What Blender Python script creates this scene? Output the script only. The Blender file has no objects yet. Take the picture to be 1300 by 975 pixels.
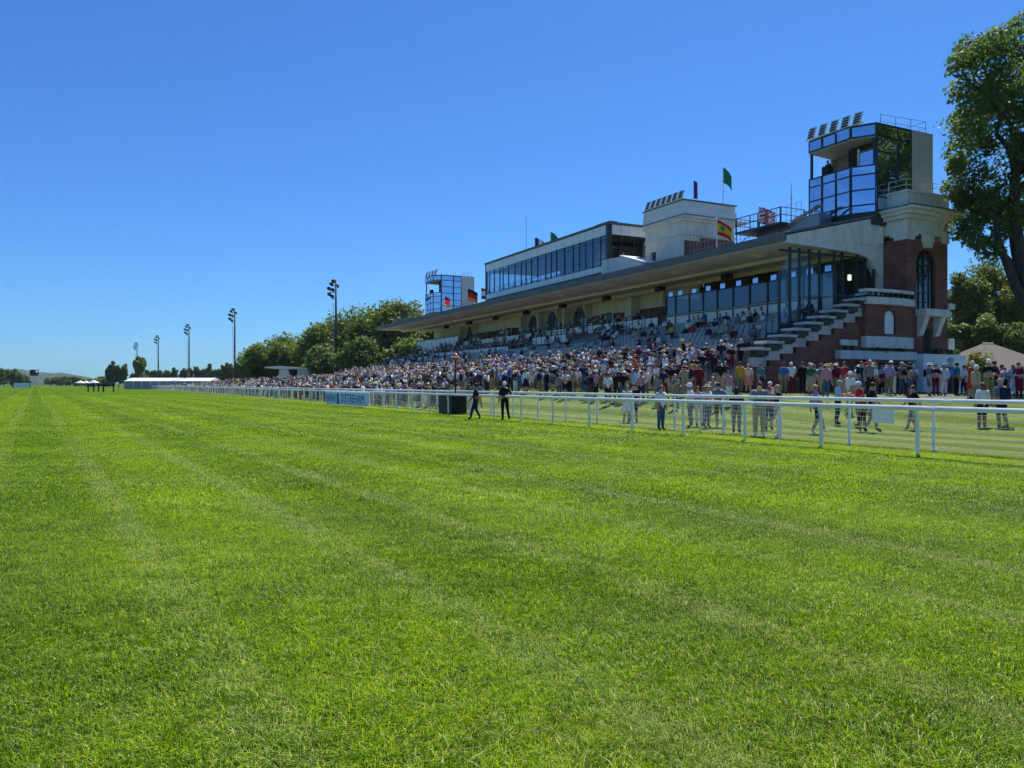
import bpy, bmesh, math, random
import numpy as np
from mathutils import Vector, Matrix
random.seed(7)
RNG = np.random.default_rng(11)
R = math.radians
sc = bpy.context.scene
COL = sc.collection

# ------------------------------------------------------------------ camera maths
F, CX, CY, EYE = 976.0, 650.0, 488.3, 1.7
def zat(py, Y): return EYE + (CY - py) / F * Y
def xat(px, Y): return (px - CX) / F * Y

cam = bpy.data.objects.new('camera', bpy.data.cameras.new('camera'))
COL.objects.link(cam)
cam.location = (0, 0, EYE)
cam.rotation_euler = (R(90.0), 0, 0)
cam.data.sensor_width = 36
cam.data.lens = 36 * F / 1300
cam.data.clip_start = 0.1
cam.data.clip_end = 12000
sc.camera = cam

# ------------------------------------------------------------------ frames
TS = R(26.5)                       # grandstand axis
TT = R(28.5)                       # rails
P0 = Vector((26.7, 52.0, 0))       # near corner of the brick pier
cS, sS = math.cos(TS), math.sin(TS)
cT, sT = math.cos(TT), math.sin(TT)
def stand_w(v, u, z=0): return Vector((P0.x + v*cS - u*sS, P0.y + v*sS + u*cS, z))
def track_w(o, a, z=0): return Vector((o*cT - a*sT, o*sT + a*cT, z))
def to_stand(x, y):
    dx, dy = x-P0.x, y-P0.y
    return dx*cS + dy*sS, -dx*sS + dy*cS          # v,u
def to_track(x, y): return x*cT + y*sT, -x*sT + y*cT  # off, along
def u_at(px, v):
    r = (px-CX)/F
    bx, by = P0.x + v*cS, P0.y + v*sS
    return (bx - r*by)/(sS + r*cS)
def a_at(px, o):
    r = (px-CX)/F
    return (o*cT - r*o*sT)/(sT + r*cT)
def sm(t):
    t = min(1, max(0, t)); return t*t*(3-2*t)
def ground_h(o, a):
    o0 = 21.5 + 6.0*(1-sm((a-12)/20))
    return (1.0+.35*sm((a-18)/28))*sm((o-o0)/8.0)*(1-sm((a-190)/70))
def ground_z(x, y): return ground_h(*to_track(x, y))

# ------------------------------------------------------------------ materials
MATS = {}
def nodes_of(name):
    m = bpy.data.materials.new(name); m.use_nodes = True
    nt = m.node_tree; nt.nodes.clear()
    return m, nt
def N(nt, t, **kw):
    n = nt.nodes.new(t)
    for k, v in kw.items():
        if k in n.inputs: n.inputs[k].default_value = v
        else: setattr(n, k, v)
    return n
def L(nt, a, ao, b, bi): nt.links.new(a.outputs[ao], b.inputs[bi])
def c4(c): return (c[0], c[1], c[2], 1)
def ramp(nt, stops):
    n = nt.nodes.new('ShaderNodeValToRGB')
    e = n.color_ramp.elements
    while len(e) < len(stops): e.new(0.5)
    for k, (p, c) in enumerate(stops):
        e[k].position = p; e[k].color = c4(c)
    return n
def surf(name, col, rough=0.7, var=0.15, scale=3.0, bump=0.0, metal=0.0, spec=0.4, stretch=None, col2=None):
    """plain painted/cast surface with irregular tone"""
    if name in MATS: return MATS[name]
    m, nt = nodes_of(name)
    out = N(nt, 'ShaderNodeOutputMaterial'); b = N(nt, 'ShaderNodeBsdfPrincipled')
    b.inputs['Roughness'].default_value = rough; b.inputs['Metallic'].default_value = metal
    b.inputs['Specular IOR Level'].default_value = spec
    tc = N(nt, 'ShaderNodeTexCoord'); no = N(nt, 'ShaderNodeTexNoise', Scale=scale, Detail=5.0, Roughness=0.65)
    if stretch:
        mp = N(nt, 'ShaderNodeMapping'); mp.inputs['Scale'].default_value = stretch
        L(nt, tc, 'Object', mp, 'Vector'); L(nt, mp, 'Vector', no, 'Vector')
    else: L(nt, tc, 'Object', no, 'Vector')
    d = col2 if col2 else [x*(1-var*2) for x in col]
    h = [min(1, x*(1+var*0.6)) for x in col]
    rp = ramp(nt, [(0.32, d), (0.52, col), (0.75, h)])
    L(nt, no, 'Fac', rp, 'Fac'); L(nt, rp, 'Color', b, 'Base Color'); L(nt, b, 'BSDF', out, 'Surface')
    if bump:
        bp = N(nt, 'ShaderNodeBump', Strength=bump, Distance=0.02); L(nt, no, 'Fac', bp, 'Height'); L(nt, bp, 'Normal', b, 'Normal')
    MATS[name] = m
    return m
def flat(name, col, rough=0.8, spec=0.25):
    if name in MATS: return MATS[name]
    m, nt = nodes_of(name)
    out = N(nt, 'ShaderNodeOutputMaterial'); b = N(nt, 'ShaderNodeBsdfPrincipled')
    b.inputs['Base Color'].default_value = c4(col); b.inputs['Roughness'].default_value = rough
    b.inputs['Specular IOR Level'].default_value = spec
    L(nt, b, 'BSDF', out, 'Surface')
    MATS[name] = m
    return m
def brick_mat():
    m, nt = nodes_of('brick')
    out = N(nt, 'ShaderNodeOutputMaterial'); b = N(nt, 'ShaderNodeBsdfPrincipled', Roughness=0.85)
    tc = N(nt, 'ShaderNodeTexCoord'); sp = N(nt, 'ShaderNodeSeparateXYZ'); ad = N(nt, 'ShaderNodeMath', operation='ADD')
    cb = N(nt, 'ShaderNodeCombineXYZ'); L(nt, tc, 'Object', sp, 'Vector')
    L(nt, sp, 'X', ad, 0); L(nt, sp, 'Y', ad, 1); L(nt, ad, 'Value', cb, 'X'); L(nt, sp, 'Z', cb, 'Y')
    bk = N(nt, 'ShaderNodeTexBrick', Scale=1.0)
    bk.inputs['Brick Width'].default_value = 0.26; bk.inputs['Row Height'].default_value = 0.085
    bk.inputs['Mortar Size'].default_value = 0.008
    bk.inputs['Color1'].default_value = c4((0.3, 0.088, 0.05)); bk.inputs['Color2'].default_value = c4((0.18, 0.056, 0.038))
    bk.inputs['Mortar'].default_value = c4((0.19, 0.13, 0.11))
    L(nt, cb, 'Vector', bk, 'Vector')
    no = N(nt, 'ShaderNodeTexNoise', Scale=0.9, Detail=4.0); L(nt, tc, 'Object', no, 'Vector')
    rp = ramp(nt, [(0.3, (0.6, 0.6, 0.62)), (0.7, (1.25, 1.2, 1.15))]); L(nt, no, 'Fac', rp, 'Fac')
    mx = N(nt, 'ShaderNodeMixRGB', blend_type='MULTIPLY'); mx.inputs['Fac'].default_value = 1
    L(nt, bk, 'Color', mx, 'Color1'); L(nt, rp, 'Color', mx, 'Color2'); L(nt, mx, 'Color', b, 'Base Color')
    L(nt, b, 'BSDF', out, 'Surface')
    return m
def mirror_glass(name, tint, rough=0.02, trans=0.18):
    m, nt = nodes_of(name)
    out = N(nt, 'ShaderNodeOutputMaterial')
    g = N(nt, 'ShaderNodeBsdfGlossy', Roughness=rough); g.inputs['Color'].default_value = c4(tint)
    d = N(nt, 'ShaderNodeBsdfTransparent'); d.inputs['Color'].default_value = (0.45, 0.52, 0.55, 1)
    mx = N(nt, 'ShaderNodeMixShader'); mx.inputs['Fac'].default_value = trans
    tc = N(nt, 'ShaderNodeTexCoord'); no = N(nt, 'ShaderNodeTexNoise', Scale=0.55, Detail=1.0); L(nt, tc, 'Object', no, 'Vector')
    bp = N(nt, 'ShaderNodeBump', Strength=0.12, Distance=0.06); L(nt, no, 'Fac', bp, 'Height'); L(nt, bp, 'Normal', g, 'Normal')
    L(nt, g, 'BSDF', mx, 1); L(nt, d, 'BSDF', mx, 2); L(nt, mx, 'Shader', out, 'Surface')
    return m
def clear_glass(name, tint, refl=0.12):
    m, nt = nodes_of(name)
    out = N(nt, 'ShaderNodeOutputMaterial')
    g = N(nt, 'ShaderNodeBsdfGlossy', Roughness=0.03); g.inputs['Color'].default_value = (0.8, 0.88, 0.95, 1)
    d = N(nt, 'ShaderNodeBsdfTransparent'); d.inputs['Color'].default_value = c4(tint)
    lw = N(nt, 'ShaderNodeLayerWeight'); pw = N(nt, 'ShaderNodeMath', operation='POWER'); pw.inputs[1].default_value = 4.0; L(nt, lw, 'Facing', pw, 0)
    ma = N(nt, 'ShaderNodeMath', operation='MULTIPLY_ADD', use_clamp=True); ma.inputs[1].default_value = 0.9; ma.inputs[2].default_value = 0.04+refl
    L(nt, pw, 'Value', ma, 0)
    mx = N(nt, 'ShaderNodeMixShader'); L(nt, ma, 'Value', mx, 'Fac')
    L(nt, d, 'BSDF', mx, 1); L(nt, g, 'BSDF', mx, 2); L(nt, mx, 'Shader', out, 'Surface')
    return m
def leaf_mat(name, dark, mid, light, trans=0.35):
    """leaves: per-leaf tint stored in the mesh, some light passes through"""
    m, nt = nodes_of(name)
    out = N(nt, 'ShaderNodeOutputMaterial')
    at = N(nt, 'ShaderNodeAttribute'); at.attribute_name = 'tint'
    rp = ramp(nt, [(0.0, dark), (0.5, mid), (1.0, light)]); L(nt, at, 'Fac', rp, 'Fac')
    b = N(nt, 'ShaderNodeBsdfPrincipled', Roughness=0.55); b.inputs['Specular IOR Level'].default_value = 0.35
    t = N(nt, 'ShaderNodeBsdfTranslucent'); mx = N(nt, 'ShaderNodeMixShader'); mx.inputs['Fac'].default_value = trans
    g = N(nt, 'ShaderNodeMixRGB', blend_type='MULTIPLY'); g.inputs['Fac'].default_value = 1; g.inputs['Color2'].default_value = (1.35, 1.45, 0.55, 1)
    L(nt, rp, 'Color', b, 'Base Color'); L(nt, rp, 'Color', g, 'Color1'); L(nt, g, 'Color', t, 'Color')
    L(nt, b, 'BSDF', mx, 1); L(nt, t, 'BSDF', mx, 2); L(nt, mx, 'Shader', out, 'Surface')
    return m

BRICK = brick_mat()
PLASTER = surf('plaster', (0.78, 0.75, 0.68), 0.8, 0.11, 1.6, 0.05, stretch=(1, 1, 0.35))
CREAM = surf('cream_plaster', (0.77, 0.71, 0.6), 0.8, 0.09, 0.8, stretch=(1, 1, 0.4))
GREYPL = surf('grey_render', (0.74, 0.74, 0.74), 0.8, 0.05, 0.7)
SOFFIT = surf('soffit_plaster', (0.78, 0.72, 0.63), 0.85, 0.09, 0.5)
STAINED = surf('weathered_concrete', (0.72, 0.7, 0.65), 0.85, 0.14, 1.4, 0.1, stretch=(1, 1, 0.4))
CONC = surf('concrete', (0.25, 0.245, 0.235), 0.9, 0.14, 1.2, 0.1)
ROOFM = surf('roof_felt', (0.13, 0.15, 0.165), 0.75, 0.1, 0.8)
DKMETAL = surf('dark_green_metal', (0.022, 0.036, 0.036), 0.45, 0.1, 4)
BLACKM = flat('black_plastic', (0.012, 0.012, 0.013), 0.5)
WHITEP = surf('white_paint', (0.8, 0.8, 0.79), 0.35, 0.03, 6, spec=0.5)
RAILP = surf('white_rail_plastic', (0.78, 0.81, 0.8), 0.3, 0.07, 1.1, spec=0.5)
WPANEL = surf('white_panel', (0.84, 0.84, 0.83), 0.35, 0.03, 1.2, spec=0.5)
STEELM = surf('grey_steel', (0.3, 0.31, 0.32), 0.45, 0.08, 5, metal=0.7)
BEIGEC = surf('beige_cladding', (0.66, 0.63, 0.57), 0.7, 0.04, 0.8)
MGLASS = mirror_glass('coated_glass', (0.6, 0.7, 0.88), 0.015, 0.14)
TGLASS = clear_glass('tinted_glass', (0.62, 0.72, 0.78), 0.05)
CGLASS = clear_glass('clear_glass', (0.88, 0.93, 0.94), 0.0)
DGLASS = clear_glass('dark_window_glass', (0.12, 0.14, 0.15), 0.08)
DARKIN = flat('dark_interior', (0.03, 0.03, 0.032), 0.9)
BARK = surf('bark', (0.07, 0.06, 0.05), 0.95, 0.25, 6, 0.4, stretch=(1, 1, 0.25))
ROOFT = surf('brown_roof_tile', (0.15, 0.128, 0.108), 0.9, 0.15, 8, 0.4)
BANNERB = surf('pale_blue_banner', (0.64, 0.78, 0.87), 0.5, 0.04, 0.7)
INKB = flat('navy_ink', (0.02, 0.07, 0.25), 0.6)
RED = flat('red_paint', (0.5, 0.03, 0.03), 0.4)

# ------------------------------------------------------------------ mesh builder
class MB:
    def __init__(s): s.v = []; s.f = []; s.m = []
    def quad(s, a, b, c, d, mi=0):
        k = len(s.v); s.v += [tuple(a), tuple(b), tuple(c), tuple(d)]; s.f.append((k, k+1, k+2, k+3)); s.m.append(mi)
    def box(s, x0, x1, y0, y1, z0, z1, mi=0):
        k = len(s.v)
        s.v += [(x0,y0,z0),(x1,y0,z0),(x1,y1,z0),(x0,y1,z0),(x0,y0,z1),(x1,y0,z1),(x1,y1,z1),(x0,y1,z1)]
        for q in ((0,3,2,1),(4,5,6,7),(0,1,5,4),(1,2,6,5),(2,3,7,6),(3,0,4,7)):
            s.f.append(tuple(k+i for i in q)); s.m.append(mi)
        return s
    def prism(s, poly, lo, hi, axis='y', mi=0):
        """poly: 2-D outline; axis y: poly=(x,z); axis x: poly=(y,z); axis z: poly=(x,y)"""
        n = len(poly); k = len(s.v)
        mk = {'y': lambda p, t: (p[0], t, p[1]), 'x': lambda p, t: (t, p[0], p[1]), 'z': lambda p, t: (p[0], p[1], t)}[axis]
        s.v += [mk(p, lo) for p in poly] + [mk(p, hi) for p in poly]
        s.f.append(tuple(range(k, k+n))); s.m.append(mi)
        s.f.append(tuple(range(k+2*n-1, k+n-1, -1))); s.m.append(mi)
        for i in range(n):
            j = (i+1) % n
            s.f.append((k+i, k+n+i, k+n+j, k+j)); s.m.append(mi)
        return s
    def tube(s, pts, rad, n=8, mi=0, cap=True):
        pts = [Vector(p) for p in pts]
        rs = rad if isinstance(rad, (list, tuple)) else [rad]*len(pts)
        k = len(s.v)
        for i, p in enumerate(pts):
            d = (pts[min(i+1, len(pts)-1)] - pts[max(i-1, 0)]).normalized()
            e = Vector((0, 0, 1)) if abs(d.z) < 0.9 else Vector((1, 0, 0))
            a = d.cross(e).normalized(); b = d.cross(a)
            for j in range(n):
                t = 2*math.pi*j/n
                s.v.append(tuple(p + rs[i]*(math.cos(t)*a + math.sin(t)*b)))
        for i in range(len(pts)-1):
            for j in range(n):
                jj = (j+1) % n
                s.f.append((k+i*n+j, k+i*n+jj, k+(i+1)*n+jj, k+(i+1)*n+j)); s.m.append(mi)
        if cap:
            s.f.append(tuple(k+j for j in range(n-1, -1, -1))); s.m.append(mi)
            e0 = k+(len(pts)-1)*n
            s.f.append(tuple(e0+j for j in range(n))); s.m.append(mi)
        return s
    def lathe(s, prof, c=(0,0,0), n=16, mi=0, sx=1, sy=1):
        k = len(s.v)
        for r, z in prof:
            for j in range(n):
                t = 2*math.pi*j/n; s.v.append((c[0]+r*sx*math.cos(t), c[1]+r*sy*math.sin(t), c[2]+z))
        for i in range(len(prof)-1):
            for j in range(n):
                jj = (j+1) % n
                s.f.append((k+i*n+j, k+i*n+jj, k+(i+1)*n+jj, k+(i+1)*n+j)); s.m.append(mi)
        return s
    def build(s, name, mats, parent=None, smooth=False, bevel=0):
        me = bpy.data.meshes.new(name)
        me.from_pydata(s.v, [], s.f)
        if not isinstance(mats, (list, tuple)): mats = [mats]
        for m in mats: me.materials.append(m)
        if len(mats) > 1: me.polygons.foreach_set('material_index', s.m)
        if smooth: me.polygons.foreach_set('use_smooth', [True]*len(s.f))
        bm = bmesh.new(); bm.from_mesh(me)
        bmesh.ops.recalc_face_normals(bm, faces=bm.faces); bm.to_mesh(me); bm.free()
        me.update()
        o = bpy.data.objects.new(name, me); COL.objects.link(o)
        if parent: o.parent = parent
        if bevel:
            md = o.modifiers.new('bevel', 'BEVEL'); md.width = bevel; md.segments = 2; md.limit_method = 'ANGLE'
        return o
def bx(name, mat, parent, *b, bevel=0): return MB().box(*b).build(name, mat, parent, bevel=bevel)
def bxj(name, mat, parent, *b, j=.012):
    m = MB().box(*b); m.v = [(x+random.uniform(-j, j), y, z) for x, y, z in m.v]; return m.build(name, mat, parent)
def tag(o, label, cat, group=None, kind=None):
    o['label'] = label; o['category'] = cat
    if group: o['group'] = group
    if kind: o['kind'] = kind
    return o
def thing(name, label, cat, loc=(0,0,0), rz=0, group=None):
    o = bpy.data.objects.new(name, None); COL.objects.link(o)
    o.empty_display_size = 0.3
    o.location = loc; o.rotation_euler = (0, 0, rz)
    return tag(o, label, cat, group)
def dup(root, loc=None, rz=None, label=None, group=None):
    r = root.copy(); COL.objects.link(r)
    if loc is not None: r.location = loc
    if rz is not None: r.rotation_euler = (0, 0, rz)
    if label: r['label'] = label
    if group: r['group'] = group
    for ch in list(root.children):
        c = ch.copy(); COL.objects.link(c); c.parent = r
        for g in list(ch.children):
            d = g.copy(); COL.objects.link(d); d.parent = c
    return r
def struct(o, label=None):
    o['kind'] = 'structure'
    return o
def np_mesh(name, V, Fa, mats, attr=None, smooth=False):
    """fast mesh from numpy arrays of equal-size polygons; attr: per-face floats 'tint' or colours"""
    me = bpy.data.meshes.new(name)
    n, k = Fa.shape
    me.vertices.add(len(V)); me.vertices.foreach_set('co', V.astype(np.float32).ravel())
    me.loops.add(n*k); me.loops.foreach_set('vertex_index', Fa.astype(np.int32).ravel())
    me.polygons.add(n); me.polygons.foreach_set('loop_start', np.arange(0, n*k, k, dtype=np.int32))
    if smooth: me.polygons.foreach_set('use_smooth', np.ones(n, dtype=bool))
    me.update(calc_edges=True)
    if attr is not None:
        if attr.ndim == 1:
            a = me.attributes.new('tint', 'FLOAT', 'FACE'); a.data.foreach_set('value', attr.astype(np.float32))
        else:
            a = me.attributes.new('tint', 'FLOAT_COLOR', 'FACE'); a.data.foreach_set('color', attr.astype(np.float32).ravel())
    for m in (mats if isinstance(mats, (list, tuple)) else [mats]): me.materials.append(m)
    return me
def arch(x0, x1, z0, z1, n=10):
    """outline of an opening with a round head"""
    r = (x1-x0)/2; c = (x0+x1)/2
    return [(x0, z0), (x1, z0)] + [(c + r*math.cos(t), z1 - r + r*math.sin(t)) for t in [math.pi*i/n for i in range(n+1)]]

# ------------------------------------------------------------------ light and sky
SUN_EL = R(59.0)
SAZ = math.atan2(0.42, 0.91)       # clockwise from +Y
sd = Vector((math.sin(SAZ)*math.cos(SUN_EL), math.cos(SAZ)*math.cos(SUN_EL), math.sin(SUN_EL)))
sun = bpy.data.objects.new('sun', bpy.data.lights.new('sun', 'SUN')); COL.objects.link(sun)
sun.data.energy = 4.9; sun.data.angle = R(0.5); sun.data.color = (1.0, 0.955, 0.88)
sun.rotation_euler = (-sd).to_track_quat('-Z', 'Y').to_euler(); sun.location = (0, 0, 60)
w = bpy.data.worlds.new('World'); sc.world = w; w.use_nodes = True
wn = w.node_tree; wn.nodes.clear()
wo = wn.nodes.new('ShaderNodeOutputWorld'); bg = wn.nodes.new('ShaderNodeBackground'); sky = wn.nodes.new('ShaderNodeTexSky')
sky.sky_type = 'NISHITA'; sky.sun_disc = False; sky.sun_elevation = SUN_EL; sky.sun_rotation = SAZ
sky.altitude = 0; sky.air_density = 1.0; sky.dust_density = 0.25; sky.ozone_density = 2.0
bg.inputs['Strength'].default_value = 0.098
tone = wn.nodes.new('ShaderNodeMixRGB'); tone.blend_type = 'MULTIPLY'; tone.inputs['Fac'].default_value = 1; tone.inputs['Color2'].default_value = (0.262, 0.6, 1.04, 1)
wn.links.new(sky.outputs[0], tone.inputs['Color1']); wn.links.new(tone.outputs[0], bg.inputs['Color']); wn.links.new(bg.outputs[0], wo.inputs[0])
vs = sc.view_settings
vs.view_transform = 'Standard'; vs.look = 'None'; vs.gamma = 1; vs.exposure = 0.42; vs.use_curve_mapping = False
sc.cycles.use_denoising = True; sc.cycles.denoiser = 'OPENIMAGEDENOISE'; sc.cycles.denoising_prefilter = 'NONE'; sc.cycles.max_bounces = 8; sc.cycles.diffuse_bounces = 6; sc.cycles.transparent_max_bounces = 12
# ------------------------------------------------------------------ ground and grass
def turf_colour(nt, lawn=False, blade=False):
    """mown turf: mowing stripes along the course, pale dry streaks and patches (world space)"""
    ge = N(nt, 'ShaderNodeNewGeometry')
    rot = N(nt, 'ShaderNodeVectorRotate', rotation_type='Z_AXIS'); rot.inputs['Angle'].default_value = -R(31.8 if not lawn else 28.5)
    L(nt, ge, 'Position', rot, 'Vector')
    st = N(nt, 'ShaderNodeMapping'); st.inputs['Scale'].default_value = (1.0, 0.045, 1.0); L(nt, rot, 'Vector', st, 'Vector')
    # mowing stripes: sheen of the leaning blades put into the colour
    wv = N(nt, 'ShaderNodeTexWave', Scale=0.085 if not lawn else 0.12, Distortion=1.6, Detail=2.0)
    wv.bands_direction = 'X'; L(nt, st, 'Vector', wv, 'Vector')
    # long thin streaks where the wheels ran
    n1 = N(nt, 'ShaderNodeTexNoise', Scale=1.15, Detail=3.0, Roughness=0.6); L(nt, st, 'Vector', n1, 'Vector')
    # broad patches and small tufts
    n2 = N(nt, 'ShaderNodeTexNoise', Scale=0.33, Detail=6.0, Roughness=0.7); L(nt, ge, 'Position', n2, 'Vector')
    n3 = N(nt, 'ShaderNodeTexNoise', Scale=2.3, Detail=5.0, Roughness=0.75); L(nt, ge, 'Position', n3, 'Vector')
    a1 = N(nt, 'ShaderNodeMath', operation='MULTIPLY_ADD'); L(nt, wv, 'Fac', a1, 0); a1.inputs[1].default_value = 0.1 if not lawn else 0.4
    s2 = N(nt, 'ShaderNodeMath', operation='MULTIPLY_ADD'); L(nt, n2, 'Fac', s2, 0); s2.inputs[1].default_value = 0.46; s2.inputs[2].default_value = -0.04
    L(nt, s2, 'Value', a1, 2)
    s3 = N(nt, 'ShaderNodeMath', operation='MULTIPLY_ADD'); L(nt, n3, 'Fac', s3, 0); s3.inputs[1].default_value = 0.5; L(nt, a1, 'Value', s3, 2)
    last = s3
    if blade:
        at = N(nt, 'ShaderNodeAttribute'); at.attribute_name = 'tint'
        s4 = N(nt, 'ShaderNodeMath', operation='MULTIPLY_ADD'); L(nt, at, 'Fac', s4, 0); s4.inputs[1].default_value = 0.8
        s5 = N(nt, 'ShaderNodeMath', operation='ADD'); L(nt, last, 'Value', s5, 0); s5.inputs[1].default_value = -0.4
        L(nt, s5, 'Value', s4, 2); last = s4
    k = 1.0
    rp = ramp(nt, [(0.15, (0.037, 0.088, 0.006)), (0.4, (0.067, 0.137, 0.007)), (0.6, (0.097, 0.177, 0.008)), (0.88, (0.14, 0.212, 0.014))] if not blade else [(0.2, (0.03, 0.074, 0.002)), (0.4, (0.122, 0.245, 0.002)), (0.59, (0.295, 0.44, 0.002)), (0.86, (0.55, 0.66, 0.02))])
    if lawn:
        for e_, c_ in zip(rp.color_ramp.elements, ((0.07, 0.115, 0.022), (0.105, 0.155, 0.03), (0.15, 0.2, 0.042), (0.23, 0.27, 0.08))): e_.color = c4(c_)
    L(nt, last, 'Value', rp, 'Fac')
    # dry bleached streaks left by the wheels of the mowers
    w2 = N(nt, 'ShaderNodeTexWave', Scale=0.185, Distortion=1.9, Detail=3.0); w2.bands_direction = 'X'; L(nt, st, 'Vector', w2, 'Vector')
    d1 = ramp(nt, [(0.8, (0, 0, 0)), (0.97, (1, 1, 1))]); L(nt, w2, 'Fac', d1, 'Fac')
    sx = N(nt, 'ShaderNodeMath', operation='MULTIPLY'); L(nt, n1, 'Fac', sx, 0); L(nt, n3, 'Fac', sx, 1)
    dr = ramp(nt, [(0.17, (0, 0, 0)), (0.31, (1, 1, 1))]); L(nt, sx, 'Value', dr, 'Fac')
    fy = N(nt, 'ShaderNodeMath', operation='MULTIPLY'); L(nt, dr, 'Color', fy, 0); L(nt, d1, 'Color', fy, 1)
    d3 = ramp(nt, [(0.36, (0, 0, 0)), (0.48, (.6, .6, .6))]); L(nt, sx, 'Value', d3, 'Fac')
    fz = N(nt, 'ShaderNodeMath', operation='MAXIMUM'); L(nt, fy, 'Value', fz, 0); L(nt, d3, 'Color', fz, 1)
    fx = N(nt, 'ShaderNodeMath', operation='MULTIPLY'); L(nt, fz, 'Value', fx, 0); fx.inputs[1].default_value = 0.62
    if blade:
        stp = ramp(nt, [(0.45, (.08, .08, .08)), (0.62, (1, 1, 1))]); L(nt, at, 'Fac', stp, 'Fac'); L(nt, stp, 'Color', fx, 1)
    mx = N(nt, 'ShaderNodeMixRGB'); L(nt, fx, 'Value', mx, 'Fac'); L(nt, rp, 'Color', mx, 'Color1'); mx.inputs['Color2'].default_value = (0.19, 0.26, 0.1, 1) if not blade else (0.52, 0.57, 0.2, 1)
    # longer yellow strip left unmown under the rails
    vm_ = N(nt, 'ShaderNodeVectorMath', operation='DOT_PRODUCT'); vm_.inputs[1].default_value = (cT, sT, 0); L(nt, ge, 'Position', vm_, 0)
    v1 = N(nt, 'ShaderNodeMath', operation='SUBTRACT'); L(nt, vm_, 'Value', v1, 0); v1.inputs[1].default_value = 17.15
    v2 = N(nt, 'ShaderNodeMath', operation='ABSOLUTE'); L(nt, v1, 'Value', v2, 0)
    v3 = ramp(nt, [(0.62, (1, 1, 1)), (0.85, (0, 0, 0))]); L(nt, v2, 'Value', v3, 'Fac')
    ym = N(nt, 'ShaderNodeMixRGB'); L(nt, v3, 'Color', ym, 'Fac'); L(nt, mx, 'Color', ym, 'Color1'); ym.inputs['Color2'].default_value = (0.33, 0.42, 0.04, 1)
    return ym, 'Color', ge
def turf_mat(name, lawn=False):
    m, nt = nodes_of(name)
    out = N(nt, 'ShaderNodeOutputMaterial'); b = N(nt, 'ShaderNodeBsdfPrincipled', Roughness=0.9); b.inputs['Specular IOR Level'].default_value = 0.0
    c, co, ge = turf_colour(nt, lawn)
    fine = N(nt, 'ShaderNodeTexNoise', Scale=9.0, Detail=6.0, Roughness=0.8); L(nt, ge, 'Position', fine, 'Vector')
    rp = ramp(nt, [(0.3, (0.6, 0.62, 0.5)), (0.7, (1.2, 1.15, 1.2))]); L(nt, fine, 'Fac', rp, 'Fac')
    mx = N(nt, 'ShaderNodeMixRGB', blend_type='MULTIPLY'); mx.inputs['Fac'].default_value = 1
    L(nt, c, co, mx, 'Color1'); L(nt, rp, 'Color', mx, 'Color2'); L(nt, mx, 'Color', b, 'Base Color')
    bp = N(nt, 'ShaderNodeBump', Strength=0.8, Distance=0.06); L(nt, fine, 'Fac', bp, 'Height'); L(nt, bp, 'Normal', b, 'Normal')
    L(nt, b, 'BSDF', out, 'Surface')
    return m
def blade_mat():
    m, nt = nodes_of('grass_blade')
    out = N(nt, 'ShaderNodeOutputMaterial'); b = N(nt, 'ShaderNodeBsdfPrincipled', Roughness=0.34); b.inputs['Specular IOR Level'].default_value = 0.13
    t = N(nt, 'ShaderNodeBsdfTranslucent'); mx = N(nt, 'ShaderNodeMixShader'); mx.inputs['Fac'].default_value = 0.42
    c, co, ge = turf_colour(nt, False, True)
    at = N(nt, 'ShaderNodeAttribute'); at.attribute_name = 'tint'
    st = ramp(nt, [(0.92, (0, 0, 0)), (0.95, (1, 1, 1))]); L(nt, at, 'Fac', st, 'Fac')
    dm = N(nt, 'ShaderNodeMixRGB'); L(nt, st, 'Color', dm, 'Fac'); L(nt, c, co, dm, 'Color1'); dm.inputs['Color2'].default_value = (0.6, 0.6, 0.27, 1)
    g = N(nt, 'ShaderNodeMixRGB', blend_type='MULTIPLY'); g.inputs['Fac'].default_value = 1; g.inputs['Color2'].default_value = (1.3, 1.45, 0.25, 1)
    L(nt, dm, 'Color', b, 'Base Color'); L(nt, dm, 'Color', g, 'Color1'); L(nt, g, 'Color', t, 'Color')
    L(nt, b, 'BSDF', mx, 1); L(nt, t, 'BSDF', mx, 2); L(nt, mx, 'Shader', out, 'Surface')
    return m
TURF = turf_mat('mown_turf'); LAWN = turf_mat('lawn_turf', True); BLADE = blade_mat()
THATCH = surf('turf_thatch', (0.06, 0.085, 0.012), 0.95, 0.25, 4, 0.5, spec=0.0, col2=(0.035, 0.055, 0.01))
FIELD = surf('meadow', (0.075, 0.14, 0.025), 0.9, 0.2, 0.01, spec=0.0, col2=(0.05, 0.1, 0.02))
PAVE = surf('shaded_terrace_green', (0.11, 0.125, 0.06), 0.9, 0.12, 0.6)  # terrace green darkened to put the shade beside the lawn into its colour
VERGE = surf('unmown_verge', (0.14, 0.17, 0.02), 0.9, 0.2, 2.5, 0.4, spec=0.0, col2=(0.08, 0.11, 0.015))

def grid(os_, as_):
    o = np.array(os_, float); a = np.array(as_, float)
    V = np.array([tuple(track_w(x, y, ground_h(x, y))) for x in o for y in a])
    n = len(a); Fa = []; cc = []
    for i in range(len(o)-1):
        for j in range(n-1):
            Fa.append((i*n+j, (i+1)*n+j, (i+1)*n+j+1, i*n+j+1)); cc.append(((o[i]+o[i+1])/2, (a[j]+a[j+1])/2))
    return V, np.array(Fa), np.array(cc)
oo = [-4500, -1500, -500, -150, -60, -30, -10, 0, 8, 16.3, 17.2, 17.9] + list(np.arange(18.7, 36.1, 0.82)) + [38, 45, 60, 90, 160, 400, 1500, 4500]
aa = [-3000, -600, -200, -120, -60, -20, 0, 10, 20, 30, 45, 60, 80, 100, 130, 160, 180] + list(range(190, 265, 8)) + [262, 330, 420, 700, 1500, 3000, 9000]
gV, gF, gC = grid(oo, aa)
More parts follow.
